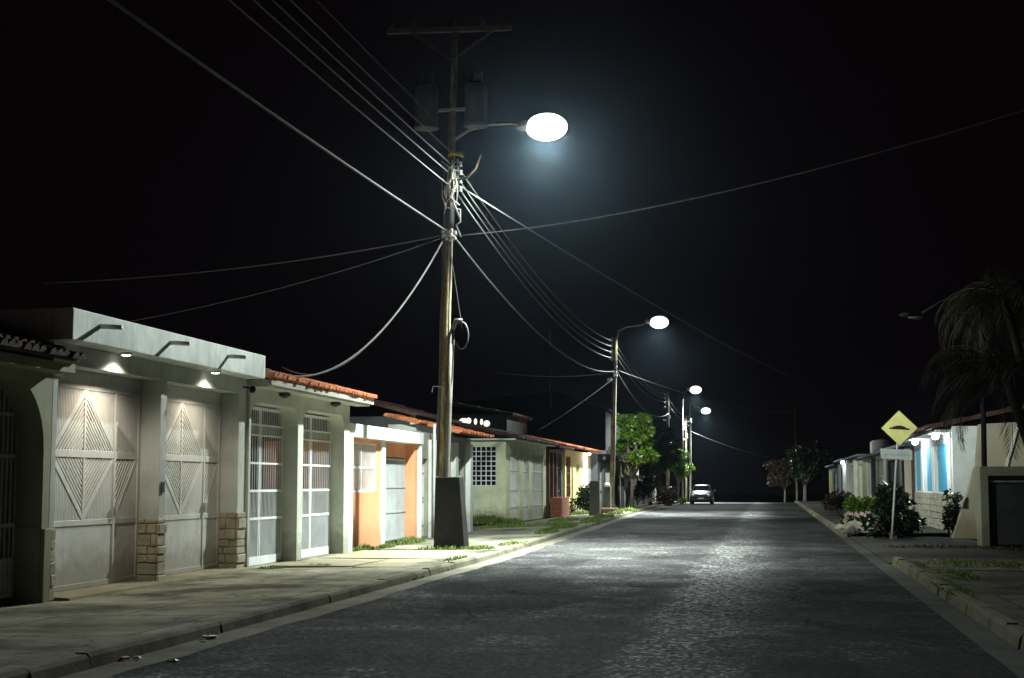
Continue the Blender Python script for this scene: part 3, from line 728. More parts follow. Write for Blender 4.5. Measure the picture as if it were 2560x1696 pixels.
# near pole with transformers
px = lean(-7.55, -7.36, 1.7, 9.3); PY = 33.4
p = thing('utility_pole', (-7.55, PY, 0), 'tall weathered pole with transformers, cable bundle and glaring lamp', 'utility pole', 'utility poles along the street')
mb = MB(); zz = [0.0, 1.7, 3, 4.5, 6, 7.5, 9.3, 11, 12.7]
mb.tube([(px(z), PY, z) for z in zz], [.105, .103, .10, .098, .095, .092, .088, .08, .07], 16); mb.build('pole', 'pole', p)
mb = MB(); mb.tube([(px(z)-.002, PY, z) for z in (7.62, 7.8, 8.3, 8.42)], [.10, .112, .108, .098], 14); mb.build('dark_band', 'gate_black', p)  # dark band round the upper part of the pole
mb = MB(); mb.tube([(-7.45, PY-.1, .0), (-7.41, PY-.1, 1.7), (-7.36, PY-.1, 3.4), (-7.3, PY-.1, 5.2)], .058, 12); mb.build('conduit', 'conduit', p)
mb = MB(); mb.tube([(-7.3, PY-.1, 5.18), (-7.2, PY-.12, 5.42), (-7.06, PY-.12, 5.4)], .055, 10)
mb.tube([(-7.07+.16*math.sin(a)*1.0, PY-.12, 5.05+.32*math.cos(a)) for a in [i*PI/6 for i in range(-1, 9)]], .022, 6); mb.build('weatherhead', 'gate_black', p)
for dx, dz in ((-.1, 0), (-.125, .0), (.07, 0)):
    mb = MB(); top = 9.1 if dx < 0 else 7.4
    mb.tube([(px(z)+dx+.012*math.sin(z*3+dx*90), PY-.06, z) for z in [1.75+i*(top-1.75)/12 for i in range(13)]], .022, 7); mb.build('riser_cable', 'cable', p)
mb = MB(); mb.bar((-8.95, PY-.05, 12.5), (-5.9, PY-.05, 12.42), .1, .12); mb.bar((-7.36, PY-.08, 11.7), (-6.3, PY-.05, 12.42), .04, .05); mb.bar((-7.36, PY-.08, 11.7), (-8.4, PY-.05, 12.48), .04, .05); mb.build('crossarm', 'darkbrown', p)
for x in (-8.85, -8.3, -6.6, -6.0): MB().lathe((x, PY-.05, 12.5), [(.03, .0), (.07, .05), (.05, .1), (.07, .15), (.03, .22)], 10).build('insulator', 'transformer', p)
for x in (-7.92, -6.72):
    mb = MB(); mb.lathe((x, PY-.22, 10.02), [(.24, 0), (.27, .02), (.27, .95), (.25, 1.0), (.1, 1.06)], 18)
    mb.lathe((x, PY-.22, 10.0), [(.20, 0), (.30, .01), (.30, .06), (.2, .07)], 18)
    t = mb.build('transformer', 'transformer', p)
    for dx in (-.12, .12): MB().lathe((x+dx, PY-.22, 11.05), [(.03, 0), (.06, .05), (.035, .12), (.05, .18), (.02, .3)], 10).build('bushing', 'transformer', t)
    MB().box(min(x, -7.4)+.0, max(x, -7.4), PY-.1, PY-.02, 10.45, 10.52).build('bracket', 'steel', p)
mb = MB(); mb.tube([(-7.3, PY, 9.75), (-6.95, PY, 9.98), (-6.5, PY, 10.1), (-5.95, PY, 10.1), (-5.5, PY, 10.06)], .032, 10); mb.build('lamp_arm', 'steel', p)
lamp_head(p, (-5.08, PY, 9.98), 1.0)
spool_rack(p, -7.26, PY-.08, (8.55, 8.75, 8.95, 9.15), .14)
mb = MB()   # twisted splices and drip loops round the pole top
q = random.Random(5)
for i in range(16):
    z0 = 8.45+q.random()*.9; a = q.uniform(-.22, .24); b = q.uniform(-.2, .26); z1 = z0-q.uniform(.2, .9)
    mb.tube([(px(9)+a, PY-.12-q.random()*.05, z0), (px(9)+(a+b)/2+q.uniform(-.06, .06), PY-.2, (z0+z1)/2-.06), (px(9)+b, PY-.12, z1)], q.choice((.012, .016, .022)), 6)
mb.build('splice', 'porcelain', p)
mb = MB()
for i in range(26):
    x = px(7.5)+q.uniform(-.17, .2); z = 7.42+q.uniform(-.1, .12)
    mb.ell((x, PY-.11-q.random()*.06, z), q.uniform(.03, .05), .035, q.uniform(.03, .055), 8, 5)
mb.tube([(px(7.2)+.0, PY-.12, 8.1), (px(7.2)+.3, PY-.12, 8.05), (px(7.2)+.3, PY-.12, 7.75), (px(7.2)+.2, PY-.12, 7.68), (px(7.2)+.32, PY-.12, 7.4)], .018, 6)
mb.build('clamp', 'porcelain', p)
mb = MB(); mb.tube([(-7.2, PY-.1, 8.75), (-6.95, PY-.12, 8.82), (-6.75, PY-.12, 9.02), (-6.62, PY-.1, 9.35)], [.035, .032, .028, .016], 8); mb.build('jumper_cable', 'pole', p)
mb = MB(); mb.tube([(-7.42, PY-.1, 9.36), (-7.3, PY-.12, 9.42), (-7.12, PY-.12, 9.38), (-7.04, PY-.12, 9.3)], [.03, .055, .05, .02], 8); mb.build('yellow_piece', 'yellow_bit', p)  # small yellow piece beside the upper pole
mb = MB(); mb.tube([(-7.5, PY-.1, 3.85), (-7.75, PY-.12, 3.86), (-7.78, PY-.12, 3.72)], .014, 6); mb.build('hook', 'steel', p)
# concrete slab standing against its foot
sb = MB()
b0 = [(-7.66, 33.0), (-6.92, 33.0), (-6.86, 33.27), (-7.60, 33.27)]; t0 = [(-7.62, 32.97), (-7.05, 32.97), (-7.0, 33.2), (-7.57, 33.2)]
sb.add([(x, y, .0) for x, y in b0]+[(x, y, 1.74) for x, y in t0], [(3, 2, 1, 0), (4, 5, 6, 7), (0, 1, 5, 4), (1, 2, 6, 5), (2, 3, 7, 6), (3, 0, 4, 7)])
tag(sb.build('concrete_slab', 'slab', None, .012), 'dark upright concrete slab leaning against the foot of the near pole', 'slab')

def pole_kind(x0, x1, y, top, lab, lampc, arm_z, mat='pole', rack=True, base=None, s=1.0):
    f = lean(x0, x1, 0, top); z0 = gz(y)
    p = thing('utility_pole', (x0, y, z0), lab, 'utility pole', 'utility poles along the street')
    mb = MB(); mb.tube([(f(z), y, z) for z in [z0-.1, top*.25, top*.5, top*.75, top]], [.13, .125, .115, .105, .09], 14); mb.build('pole', mat, p)
    mb = MB(); mb.tube([(f(0)+.09, y-.1, z0), (f(4)+.085, y-.1, 4), (f(8)+.07, y-.1, 8)], .035, 8); mb.build('riser_cable', 'cable', p)
    if rack: spool_rack(p, f(8)-.06, y-.08, (top-1.15, top-.8, top-.45, top-.15), -.2)
    mb = MB()
    for i in range(10): mb.ell((f(7)+R.uniform(-.05, .2), y-.12, top-1.75+R.uniform(-.35, .2)), .05, .04, .06, 8, 5)
    mb.ell((f(7)-.2, y-.1, top-2.25), .09, .09, .11, 10, 6); mb.ell((f(7)-.34, y-.1, top-2.25), .06, .06, .08, 10, 6); mb.build('clamp', 'porcelain', p)
    if lampc:
        lx, lz = lampc
        mb = MB(); mb.tube([(f(top)+.02, y, top-.2), (f(top)+.15, y, top+.3), (f(top)+.5, y, arm_z), (lx-.9, y, arm_z+.1), (lx-.35, y, lz+.1)], .03, 8); mb.build('lamp_arm', 'steel', p)
        lamp_head(p, (lx, y, lz), s)
    return p
p = pole_kind(-8.15, -7.85, 76, 9.25, 'rusty utility pole with knob-topped concrete post at its foot and second lamp', (-5.6, 9.98), 9.75, 'pole')
MB().box(-8.5, -8.12, 75.3, 75.75, 0.0, 1.42).build('footing', 'plinth', p, .02)
MB().ell((-8.3, 75.4, 1.5), .15, .15, .13).build('knob', 'porcelain', p)
pole_kind(-8.25, -8.15, 120, 9.0, 'slender utility pole rising above the dark tree, carrying no lamp of its own', None, 9.5)
pole_kind(-8.55, -8.5, 152, 8.35, 'paler short pole standing close behind the lamp pole by the parked car', None, 9)
p = pole_kind(-8.0, -7.95, 150, 9.7, 'farthest lamp pole, rising out of the small tree near the parked car', (-6.36, 8.95), 9.3, 'steel', False)
p2 = thing('street_lamp', (-6.9, 123, 0), 'third glaring street lamp on a thin arm above the far poles', 'street lamp')
MB().tube([(-7.2, 123, gz(123)-.1), (-7.15, 123, 5), (-7.1, 123, 8.6)], [.07, .06, .05], 10).build('pole', 'gate_black', p2)
MB().tube([(-7.1, 123, 8.5), (-6.95, 123, 9.2), (-6.5, 123, 9.45)], .03, 8).build('lamp_arm', 'gate_black', p2)
lamp_head(p2, (-6.05, 123, 9.4), 1.0)
LAMPS = [((-5.06, PY, 9.61), 1500), ((-5.58, 76, 9.61), 1500), ((-6.03, 123, 9.03), 1700), ((-6.34, 150, 8.58), 1700)]
for i, (c, e) in enumerate(LAMPS): lamp_light('street_lamp_light', c, e*32)
# unlit lamp on the other side
p = thing('street_lamp', (5.55, 40.2, 0), 'unlit street lamp with drooping arm among the palm fronds', 'street lamp')
MB().tube([(5.55, 40.2, 0), (5.6, 40.2, 3), (5.62, 40.2, 6.6)], [.08, .07, .055], 10).build('pole', 'matt_black', p)
MB().tube([(5.62, 40.2, 6.5), (5.3, 40.2, 6.66), (4.6, 40.2, 6.45), (4.1, 40.2, 6.15)], .035, 8).build('lamp_arm', 'matt_black', p)
lamp_head(p, (3.9, 40.2, 6.05), .55, False)
tag(MB().tube([(3.1, 175, -3.4), (3.05, 175, 6), (3.0, 175, 11.4)], [.16, .13, .1], 10).build('utility_pole', 'pole'), 'faint lone pole far off above the trees where the street ends', 'utility pole', 'utility poles along the street')

# ------------------------------------------------------------------ cables
def cable(a, b, sag, r, lab, mat='cable', grp='overhead cables', n=20, ctrl=None):
    a, b = Vector(a), Vector(b); pts = []
    for i in range(n+1):
        t = i/n
        if ctrl: q_ = a*(1-t)**2+Vector(ctrl)*2*t*(1-t)+b*t*t
        else: q_ = a.lerp(b, t)-Vector((0, 0, 4*sag*t*(1-t)))
        pts.append(q_)
    return tag(MB().tube(pts, r, 6).build('cable', mat), lab, 'cable', grp)
B = -9.0
for z, zb, x, xb, r, lab in ((9.42, 9.3, -7.32, -7.3, .013, 'topmost of the four wires running to the near pole top out of the black sky'),
                             (9.16, 9.1, -7.36, -7.3, .014, 'second wire from the top of the four reaching the near pole out of the sky'),
                             (8.95, 8.8, -7.4, -7.3, .014, 'third wire from the top of the four reaching the near pole out of the sky'),
                             (8.65, 8.5, -7.4, -7.35, .014, 'lowest of the four parallel wires reaching the near pole top out of the sky')):
    cable((x, PY-.05, z), (xb, B, zb), .25, r, lab)
cable((-7.6, PY-.1, 10.1), (-7.5, B, 10.2), .3, .012, 'faint high wire leading up past the twin transformers', 'cable_dark')
cable((-7.45, PY-.1, 7.55), (-7.5, B, 7.3), .25, .022, 'thick pale cable slanting down to the clamp halfway up the near pole')
for k, (z, z2, x, sag, r, lab) in enumerate(((9.1, 9.05, -7.2, .75, .016, 'uppermost wire strung from the near pole to the second lamp pole'),
                                       (8.85, 8.75, -7.22, .8, .016, 'second wire down strung from the near pole to the second lamp pole'),
                                       (8.65, 8.45, -7.22, .8, .016, 'third wire down strung from the near pole to the second lamp pole'),
                                       (8.45, 8.15, -7.22, .85, .018, 'fourth wire down strung from the near pole to the second lamp pole'))):
    cable((x, PY, z), (-8.05, 76, z2), sag, r, lab)
cable((-7.35, PY, 7.5), (-7.95, 76, 7.45), 1.0, .022, 'lower communications cable sagging from the near pole clamp to the second pole')
cable((-7.15, PY-.1, 8.62), (1.5, 108, 9.4), .3, .02, 'bright cable heading from the near pole over the second lamp and across the road')
cable((-7.3, PY-.1, 7.42), (6.2, 17.5, 6.9), .45, .011, 'single cable crossing the street and rising into the dark over the palm side')
cable((-7.5, PY-.1, 7.45), (-16.5, 31, 6.2), .2, .014, 'service wire leading level from the pole clamp over the terrace roofs')
cable((-7.5, PY-.1, 7.4), (-15, 26, 4.3), .3, .010, 'very faint service wire dropping behind the parapet house', 'cable_dark')
cable((-7.5, PY-.1, 7.38), (-9.7, 26.2, 3.95), 0, .022, 'heavy service drop looping down from the pole to the terracotta eave', 'cable', 'overhead cables', 24, (-8.75, 29.3, 2.75))
cable((-7.52, PY-.1, 7.36), (-9.75, 28.3, 3.95), 0, .014, 'thin wire hugging the heavy service drop above the terracotta eave', 'cable_dark', 'overhead cables', 24, (-8.75, 30.0, 3.2))
cable((-7.4, PY-.1, 7.35), (-7.05, PY-.15, 5.2), .0, .010, 'slack thin wire hanging beside the near pole down to its coil', 'cable_dark', 'overhead cables', 8)
for z, z2, sag, lab in ((9.0, 8.9, .7, 'upper wire running from the second lamp pole to the slender pole'), (8.7, 8.6, .75, 'middle wire running from the second lamp pole to the slender pole'), (8.4, 8.3, .8, 'bottom wire running from the second lamp pole to the slender pole')):
    cable((-7.95, 76, z), (-8.2, 120, z2), sag, .02, lab)
cb = cable((-7.85, 76, 7.5), (-8.1, 120, 7.3), 1.1, .03, 'sagging cable with pale splice closures between the second lamp pole and the slender pole')
cable((-7.9, 76, 7.4), (-14.0, 74, 7.35), .25, .014, 'level service wire leaving the second lamp pole over the gabled hall side', 'cable')
cable((-7.95, 76, 7.1), (-11.4, 72, 4.2), .1, .014, 'steep service wire from the second lamp pole to the yellow house roof', 'cable')
cable((-7.8, 76, 7.5), (2.6, 140, 8.2), .6, .022, 'cable crossing above the road just under the second lamp')
for z, lab in ((8.7, 'upper wire from the slender pole to the farthest lamp pole'), (8.2, 'lower wire from the slender pole to the farthest lamp pole')):
    cable((-8.2, 120, z), (-8.0, 150, z-.3), .5, .02, lab)
cable((-7.95, 150, 6.9), (2.8, 175, 4.2), .5, .025, 'thin wire slanting across the street end from the farthest lamp pole')

# ------------------------------------------------------------------ second plinth box, bench
tag(MB().add([(-8.5, 69.2, 0), (-7.98, 69.2, 0), (-7.98, 69.75, 0), (-8.5, 69.75, 0), (-8.44, 69.24, 1.7), (-8.02, 69.24, 1.7), (-8.02, 69.7, 1.7), (-8.44, 69.7, 1.7)],
             [(3, 2, 1, 0), (4, 5, 6, 7), (0, 1, 5, 4), (1, 2, 6, 5), (2, 3, 7, 6), (3, 0, 4, 7)]).build('pillar_box', 'plinth', None, .015), 'dark upright concrete box on the kerb before the lit doorway', 'utility box')
b = thing('bench', (-8.25, 74.2, 0), 'low timber bench at the foot of the second lamp pole', 'bench')
MB().box(-8.78, -7.65, 74, 74.45, .26, .34).build('seat', 'apron', b, .01)
for x in (-8.7, -7.95): MB().box(x, x+.18, 74.05, 74.4, .02, .26).build('leg', 'darkbrown', b)
MB().box(-8.52, -7.95, 74.1, 74.36, .05, .24).build('stretcher', 'rust', b)

# ------------------------------------------------------------------ parked car
def car(loc):
    x0, y0 = loc; c = thing('parked_car', (x0, y0, 0), 'silver hatchback parked facing us where the road crests', 'car')
    # cross-sections along the length: y from the nose, half width, bottom, shoulder z, top half-width, top z
    secs = [(0, .60, .38, .55, .52, .62), (.12, .74, .26, .62, .64, .72), (.45, .83, .22, .74, .72, .84), (1.1, .86, .22, .86, .74, .98), (1.3, .86, .22, .88, .73, 1.03), (1.95, .86, .22, .90, .60, 1.42),
            (2.4, .86, .22, .91, .60, 1.47), (3.2, .86, .22, .92, .58, 1.44), (3.75, .84, .24, .92, .56, 1.30), (4.0, .78, .3, .88, .55, .98), (4.08, .68, .4, .8, .5, .86)]
    vs = []; 
    for (y, w, zb, zs, tw, zt) in secs:
        ring = [(-w*.86, zb), (-w, zb+.14), (-w, zs-.1), (-w*.97, zs), (-tw, zt-.05), (-tw*.85, zt), (tw*.85, zt), (tw, zt-.05), (w*.97, zs), (w, zs-.1), (w, zb+.14), (w*.86, zb)]
        vs += [(x0+a, y0+y, z) for a, z in ring]
    n = 12; fs = [(i*n+k, (i+1)*n+k, (i+1)*n+(k+1) % n, i*n+(k+1) % n) for i in range(len(secs)-1) for k in range(n)]
    fs += [tuple(range(n)), tuple(range((len(secs)-1)*n+n-1, (len(secs)-1)*n-1, -1))]
    MB().add(vs, fs, True).build('body', 'silver', c)
    def quad(name, pts, mat, par=c):
        nrm = (Vector(pts[1])-Vector(pts[0])).cross(Vector(pts[2])-Vector(pts[0])).normalized()*.012
        a = [Vector(q) for q in pts]; return MB().add([q-nrm for q in a]+[q+nrm for q in a], [(3, 2, 1, 0), (4, 5, 6, 7), (0, 1, 5, 4), (1, 2, 6, 5), (2, 3, 7, 6), (3, 0, 4, 7)]).build(name, mat, par)
    quad('windscreen', [(x0-.70, y0+1.30, 1.04), (x0+.70, y0+1.30, 1.04), (x0+.54, y0+1.90, 1.40), (x0-.54, y0+1.90, 1.40)], 'black_glass')
    for s in (-1, 1):
        quad('side_window', [(x0+s*.80, y0+1.6, .98), (x0+s*.80, y0+3.5, .98), (x0+s*.605, y0+3.2, 1.38), (x0+s*.63, y0+2.05, 1.38)], 'black_glass')
        MB().ell((x0+s*.60, y0+.10, .66), .17, .08, .085, 12, 6).build('headlight', 'porcelain', c)
        MB().ell((x0+s*.98, y0+1.45, 1.02), .11, .06, .08, 12, 6).build('mirror', 'silver', c)
        for yy in (.75, 3.3):
            w = MB().lathe((x0+s*.76, y0+yy, .31), [(.22, -.1), (.30, -.09), (.31, 0), (.30, .09), (.22, .1)], 20, 'x').build('wheel', 'rubber', c)
            MB().lathe((x0+s*.78, y0+yy, .31), [(.19, -.1), (.2, 0), (.19, .1)], 16, 'x').build('rim', 'steel', w)
    MB().box(x0-.42, x0+.42, y0-.012, y0+.1, .54, .61).build('grille', 'gate_black', c)
    MB().box(x0-.66, x0+.66, y0-.03, y0+.2, .30, .42).build('bumper', 'gate_black', c, .03)
    MB().box(x0-.22, x0+.22, y0-.045, y0-.032, .40, .50).build('number_plate', 'porcelain', c)
    return c
car((-5.2, 112))

# ------------------------------------------------------------------ warning sign
s = thing('warning_sign', (3.33, 42.3, 0), 'yellow diamond speed-bump sign above a blank white plate on a leaning post', 'road sign')
lx = lambda z: 3.33+.29*z/3.6
MB().tube([(lx(z), 42.33, z) for z in (0, 1, 2, 3.05)], .032, 10).build('post', 'sign_white', s)
cz_, cx_ = 3.14, 3.61
def dia(r): return [(cx_, cz_-r), (cx_+r, cz_), (cx_, cz_+r), (cx_-r, cz_)]
MB().prism(dia(.51), 'y', 42.285, 42.293).build('border', 'sign_black', s)
MB().prism(dia(.495), 'y', 42.278, 42.283).build('plate', 'sign_yellow', s)
pts = [(-.27, -.02), (.27, -.055), (.272, -.015), (.2, -.005), (.13, .045), (.04, .07), (-.06, .072), (-.14, .05), (-.2, .022), (-.27, .02)]
MB().prism([(cx_+a, cz_+b) for a, b in pts], 'y', 42.270, 42.275).build('speed_bump_symbol', 'sign_black', s)
MB().prism([(3.08, 2.57), (3.94, 2.52), (3.94, 2.24), (3.08, 2.29)], 'y', 42.27, 42.28).build('lower_plate', 'sign_white', s)
mb = MB(); q = random.Random(3)
for i in range(13):
    x = 3.2+i*.052+q.uniform(-.008, .008); z = 2.405-.03*i/13
    mb.prism([(x, z-.03), (x+.022, z-.03), (x+.022, z+q.uniform(.0, .035)), (x, z+.02)], 'y', 42.262, 42.267)
mb.build('faded_print', 'sign_back', s)

# ------------------------------------------------------------------ houses on the sign side (street front faces -x)
h = thing('house', (5.6, 51, 0), 'white house with blue panels lit by glaring porch lamps behind the road sign', 'house', 'houses on the sign side')
panels = [(46.9, 49.4), (51.3, 52.8), (54.9, 56.5)]
mb = MB(); front(mb, 5.4, .2, 45.6, 57.2, 1.28, 3.12, [(a, b, 1.32, 2.82) for a, b in panels])
mb.box(5.4, 12, 45.35, 45.6, 0, 3.3); mb.box(5.4, 5.6, 45.6, 57.2, 0, 1.28); shell(mb, 5.4, .2, 6, 45.6, 57.2, 0, 3.3); mb.build('wall', 'white', h)
for a, b in panels: MB().box(5.405, 5.55, a, b, 1.32, 2.82).build('shutter', 'blue', h)
mb = MB(); q = random.Random(11); z = .02
while z < 1.24:
    y = 45.62
    while y < 57.1:
        w = min(q.uniform(.3, .7), 57.15-y); mb.box(5.4-q.uniform(.02, .05), 5.402, y+.01, y+w-.01, z+.008, z+.2); y += w
    z += .21
mb.build('stone_dado', 'stone', h, .01)
for y in (45.75, 50.3, 53.9): MB().box(5.37, 5.41, y, y+.42, 1.28, 3.1).build('pilaster', 'white', h, .01)
MB().box(4.9, 5.42, 45.4, 57.2, 3.12, 3.2).build('soffit', 'white', h)
mb = MB(); tiles(mb, 45.4, 57.2, 4.75, 3.24, 8, 3.95, .22, .1, 4, 41); mb.build('roof', 'oldtile', h)
for y, e in ((46.6, 150), (53.0, 130)):
    MB().ell((5.05, y, 3.03), .12, .12, .1, 14, 8).build('porch_lamp', 'porchbulb', h); point('porch_glow', (4.98, y, 2.86), e, (.86, .94, 1), .1)
# neighbours up the street
def side_house(y0, y1, hgt, wall, lab, ops, extra=()):
    h = thing('house', (5.5, (y0+y1)/2, 0), lab, 'house', 'houses on the sign side')
    mb = MB(); front(mb, 5.3, .2, y0, y1, gz(y0)-.2, hgt, [o[:4] for o in ops]); shell(mb, 5.3, .2, 6, y0, y1, gz(y0)-.2, hgt); mb.build('wall', wall, h)
    for ya, yb, za, zb, mat, nm in ops:
        g = MB(); g.box(5.45, 5.47, ya, yb, za, zb); bars(g, 5.43, ya, yb, za, zb, .22, .06, ((za+zb)/2,), .08, .04); g.build(nm, mat, h)
    for y, mat, zt in extra: MB().box(5.08, 5.31, y-.22, y+.22, 0, zt).build('column', mat, h)
    MB().box(4.95, 7, y0, y1, hgt, hgt+.12).build('roof', 'darkwall', h)
    return h
side_house(57.3, 69.5, 3.0, 'darkbrown', 'dark timber-fronted house directly behind the sign post', [(58.2, 61.5, .1, 2.5, 'darkbrown', 'gate'), (62.5, 68.5, .1, 2.6, 'gate_black', 'gate')], [(57.6, 'tan', 2.9)])
side_house(69.6, 86, 2.95, 'greywash', 'house with broad white panels and a stone foot, past the timber-fronted one', [(71.2, 75.5, 1.1, 2.75, 'gate_white', 'shutter'), (77.5, 82, 1.1, 2.75, 'gate_white', 'shutter')], [(76.5, 'darkwall', 2.9), (84, 'tan', 2.9)])
side_house(86.2, 104, 3.15, 'tan', 'tan house with narrow slotted front further up the sign side', [(88, 91, .2, 2.7, 'gate', 'gate'), (94, 99, .2, 2.7, 'darkbrown', 'gate')], [(92.5, 'greywash', 3.0), (101, 'greywash', 3.0)])
h = side_house(104.3, 118, 3.2, 'darkwall', 'dark house with one small white wall lamp lit', [(108, 113, .2, 2.7, 'gate_black', 'gate')], [(106, 'white', 3.0)])
MB().ell((5.05, 105.2, 3.05), .14, .14, .14).build('wall_lamp', 'porchbulb', h); point('wall_lamp_glow', (4.9, 105.2, 2.85), 25, (.95, .97, 1), .1)
side_house(118.2, 136, 3.0, 'back', 'last low house on the sign side before the trees', [(121, 126, .2, 2.5, 'gate', 'gate')], [(130, 'yellow', 2.6)])
# water tanks on the flat roof
for x, y, hh, lab in ((6.0, 84, .9, 'small roof tank on the house with broad white panels'), (5.7, 78, .75, 'squat roof tank nearer the timber-fronted house')):
    tag(MB().lathe((x, y, 3.07), [(.4, 0), (.45, .05), (.45, hh-.1), (.3, hh), (.1, hh+.03)], 16).build('water_tank', 'greywash'), lab, 'water tank', 'roof tanks')
# tan wall with sloped buttress, gate box
h = thing('garden_wall', (7.5, 44.1, 0), 'rough tan wall with slanted buttress between white house and metal cabinet', 'wall')
MB().prism([(5.16, 0), (5.88, 2.12), (6.0, 3.3), (10, 3.5), (10, 0)], 'y', 43.95, 44.3).build('wall', 'tan', h, .01)
MB().prism([(6.65, 2.0), (6.72, 2.0), (7.15, 3.4), (7.08, 3.4)], 'y', 43.9, 43.96).build('seam', 'white', h)
b = thing('meter_cabinet', (5.85, 38.6, 0), 'squat olive masonry cabinet with dark metal door beside the driveway', 'cabinet')
mb = MB(); mb.box(5.22, 5.42, 38.4, 39.3, 0, 2.02); mb.box(5.42, 6.9, 38.4, 39.3, 1.78, 2.02); mb.box(6.7, 6.9, 38.4, 39.3, 0, 1.78); mb.box(5.42, 6.7, 38.7, 39.3, 0, 1.78); mb.build('body', 'dull', b, .012)
MB().box(5.44, 6.68, 38.5, 38.54, .06, 1.76).build('door', 'gate_black', b, .006)
MB().box(5.44, 6.68, 38.47, 38.5, 1.62, 1.66).build('rail', 'steel', b)

# ------------------------------------------------------------------ plants
def leafcloud(mb, clumps, n, size, q, asp=2.2, droop=.3):
    for _ in range(n):
        c, r = q.choice(clumps)
        while True:
            d = Vector((q.uniform(-1, 1), q.uniform(-1, 1), q.uniform(-1, 1)))
            if .15 < d.length < 1: break
        d = d.normalized()*(d.length**.45)
        p = Vector(c)+Vector((d.x*r[0], d.y*r[1], d.z*r[2]))
        t = Vector((d.x+q.uniform(-.7, .7), d.y+q.uniform(-.7, .7), q.uniform(-.8, .5)-droop)).normalized()
        u = t.cross(Vector((q.uniform(-1, 1), q.uniform(-1, 1), q.uniform(-1, 1)))).normalized()
        L = size*q.uniform(.6, 1.35); w = L/asp
        mb.add([p, p+t*L*.45+u*w*.5, p+t*L, p+t*L*.45-u*w*.5], [(0, 1, 2, 3)])
    return mb
def tree(name, loc, lab, cat, hgt, clumps, n, size, leaf, bark='bark', seed=1, tr=.12, grp=None, asp=2.2):
    q = random.Random(seed); x, y = loc; z0 = gz(y)
    t = thing(name, (x, y, z0), lab, cat, grp)
    mb = MB(); mb.tube([(x, y, z0-.05), (x+.05, y, z0+hgt*.4), (x-.02, y+.05, z0+hgt*.75)], [tr, tr*.75, tr*.4], 9)
    for c, r in clumps:
        mb.tube([(x+.03, y, z0+hgt*.45), ((x+c[0])/2, (y+c[1])/2, (z0+hgt*.45+c[2])/2+.1), c], [tr*.45, tr*.3, tr*.12], 6)
    mb.build('trunk', bark, t)
    leafcloud(MB(), clumps, n, size, q, asp).build('crown', leaf, t); return t
def cl(x, y, z, k, sx, sy, sz, r, seed):
    q = random.Random(seed)
    return [((x+q.uniform(-sx, sx), y+q.uniform(-sy, sy), z+q.uniform(-sz, sz)), (r*q.uniform(.7, 1.2), r*q.uniform(.7, 1.2), r*q.uniform(.6, .95))) for _ in range(k)]
G1 = 'trees lining the street'
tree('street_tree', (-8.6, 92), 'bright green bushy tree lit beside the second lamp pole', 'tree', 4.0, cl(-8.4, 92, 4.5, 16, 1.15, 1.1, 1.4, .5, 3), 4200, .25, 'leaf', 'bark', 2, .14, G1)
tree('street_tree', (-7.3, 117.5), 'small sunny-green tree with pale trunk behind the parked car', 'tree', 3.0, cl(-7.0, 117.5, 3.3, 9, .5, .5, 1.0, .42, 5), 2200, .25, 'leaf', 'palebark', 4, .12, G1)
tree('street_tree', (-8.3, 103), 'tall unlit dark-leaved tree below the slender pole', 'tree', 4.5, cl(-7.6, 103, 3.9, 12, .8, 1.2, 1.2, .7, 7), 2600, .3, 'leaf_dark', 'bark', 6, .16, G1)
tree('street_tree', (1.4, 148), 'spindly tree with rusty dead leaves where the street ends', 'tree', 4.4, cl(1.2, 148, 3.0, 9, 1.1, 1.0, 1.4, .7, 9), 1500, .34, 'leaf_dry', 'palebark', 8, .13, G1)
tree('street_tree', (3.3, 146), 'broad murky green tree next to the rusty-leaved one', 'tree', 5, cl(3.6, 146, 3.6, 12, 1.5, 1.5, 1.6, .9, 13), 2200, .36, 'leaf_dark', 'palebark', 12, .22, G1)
def shrub(name, loc, lab, clumps, n, size, leaf, seed, cat='shrub', asp=2.0, grp='shrubs by the pavements'):
    q = random.Random(seed); x, y = loc; t = thing(name, (x, y, gz(y)), lab, cat, grp)
    mb = MB()
    for c, r in clumps: mb.tube([(x+q.uniform(-.1, .1), y, gz(y)), ((x+c[0])/2, (y+c[1])/2, c[2]*.5), c], [.02, .014, .006], 5)
    mb.build('stem', 'bark', t); leafcloud(MB(), clumps, n, size, q, asp, 0).build('foliage', leaf, t); return t
shrub('shrub', (3.15, 71), 'rounded near-black maroon bush beside the far kerb', cl(3.15, 71, .65, 8, .35, .35, .3, .42, 21), 1500, .16, 'leaf_red', 21)
shrub('shrub', (3.9, 62), 'low bright green shrub spreading behind the pale flowers', cl(3.85, 62, .72, 8, .55, .4, .16, .3, 22), 1300, .17, 'leaf', 22)
shrub('shrub', (3.45, 43.6), 'tall dark straggly shrub tangled round the sign post', cl(3.45, 43.8, .75, 12, .4, .5, .5, .38, 24), 2300, .18, 'leaf_dark', 24)
shrub('shrub', (3.9, 45.2), 'second dark straggly shrub at the lit house corner', cl(4.0, 45.4, .45, 8, .3, .3, .25, .3, 25), 1000, .16, 'leaf_dark', 25)
f = shrub('flower_bed', (2.95, 49.5), 'clump of pale pinkish flowers above the kerb corner', cl(2.95, 49.5, .34, 9, .5, .7, .1, .22, 23), 900, .12, 'leaf_dark', 23, 'flowers', 1.6)
mb = MB(); q = random.Random(31)
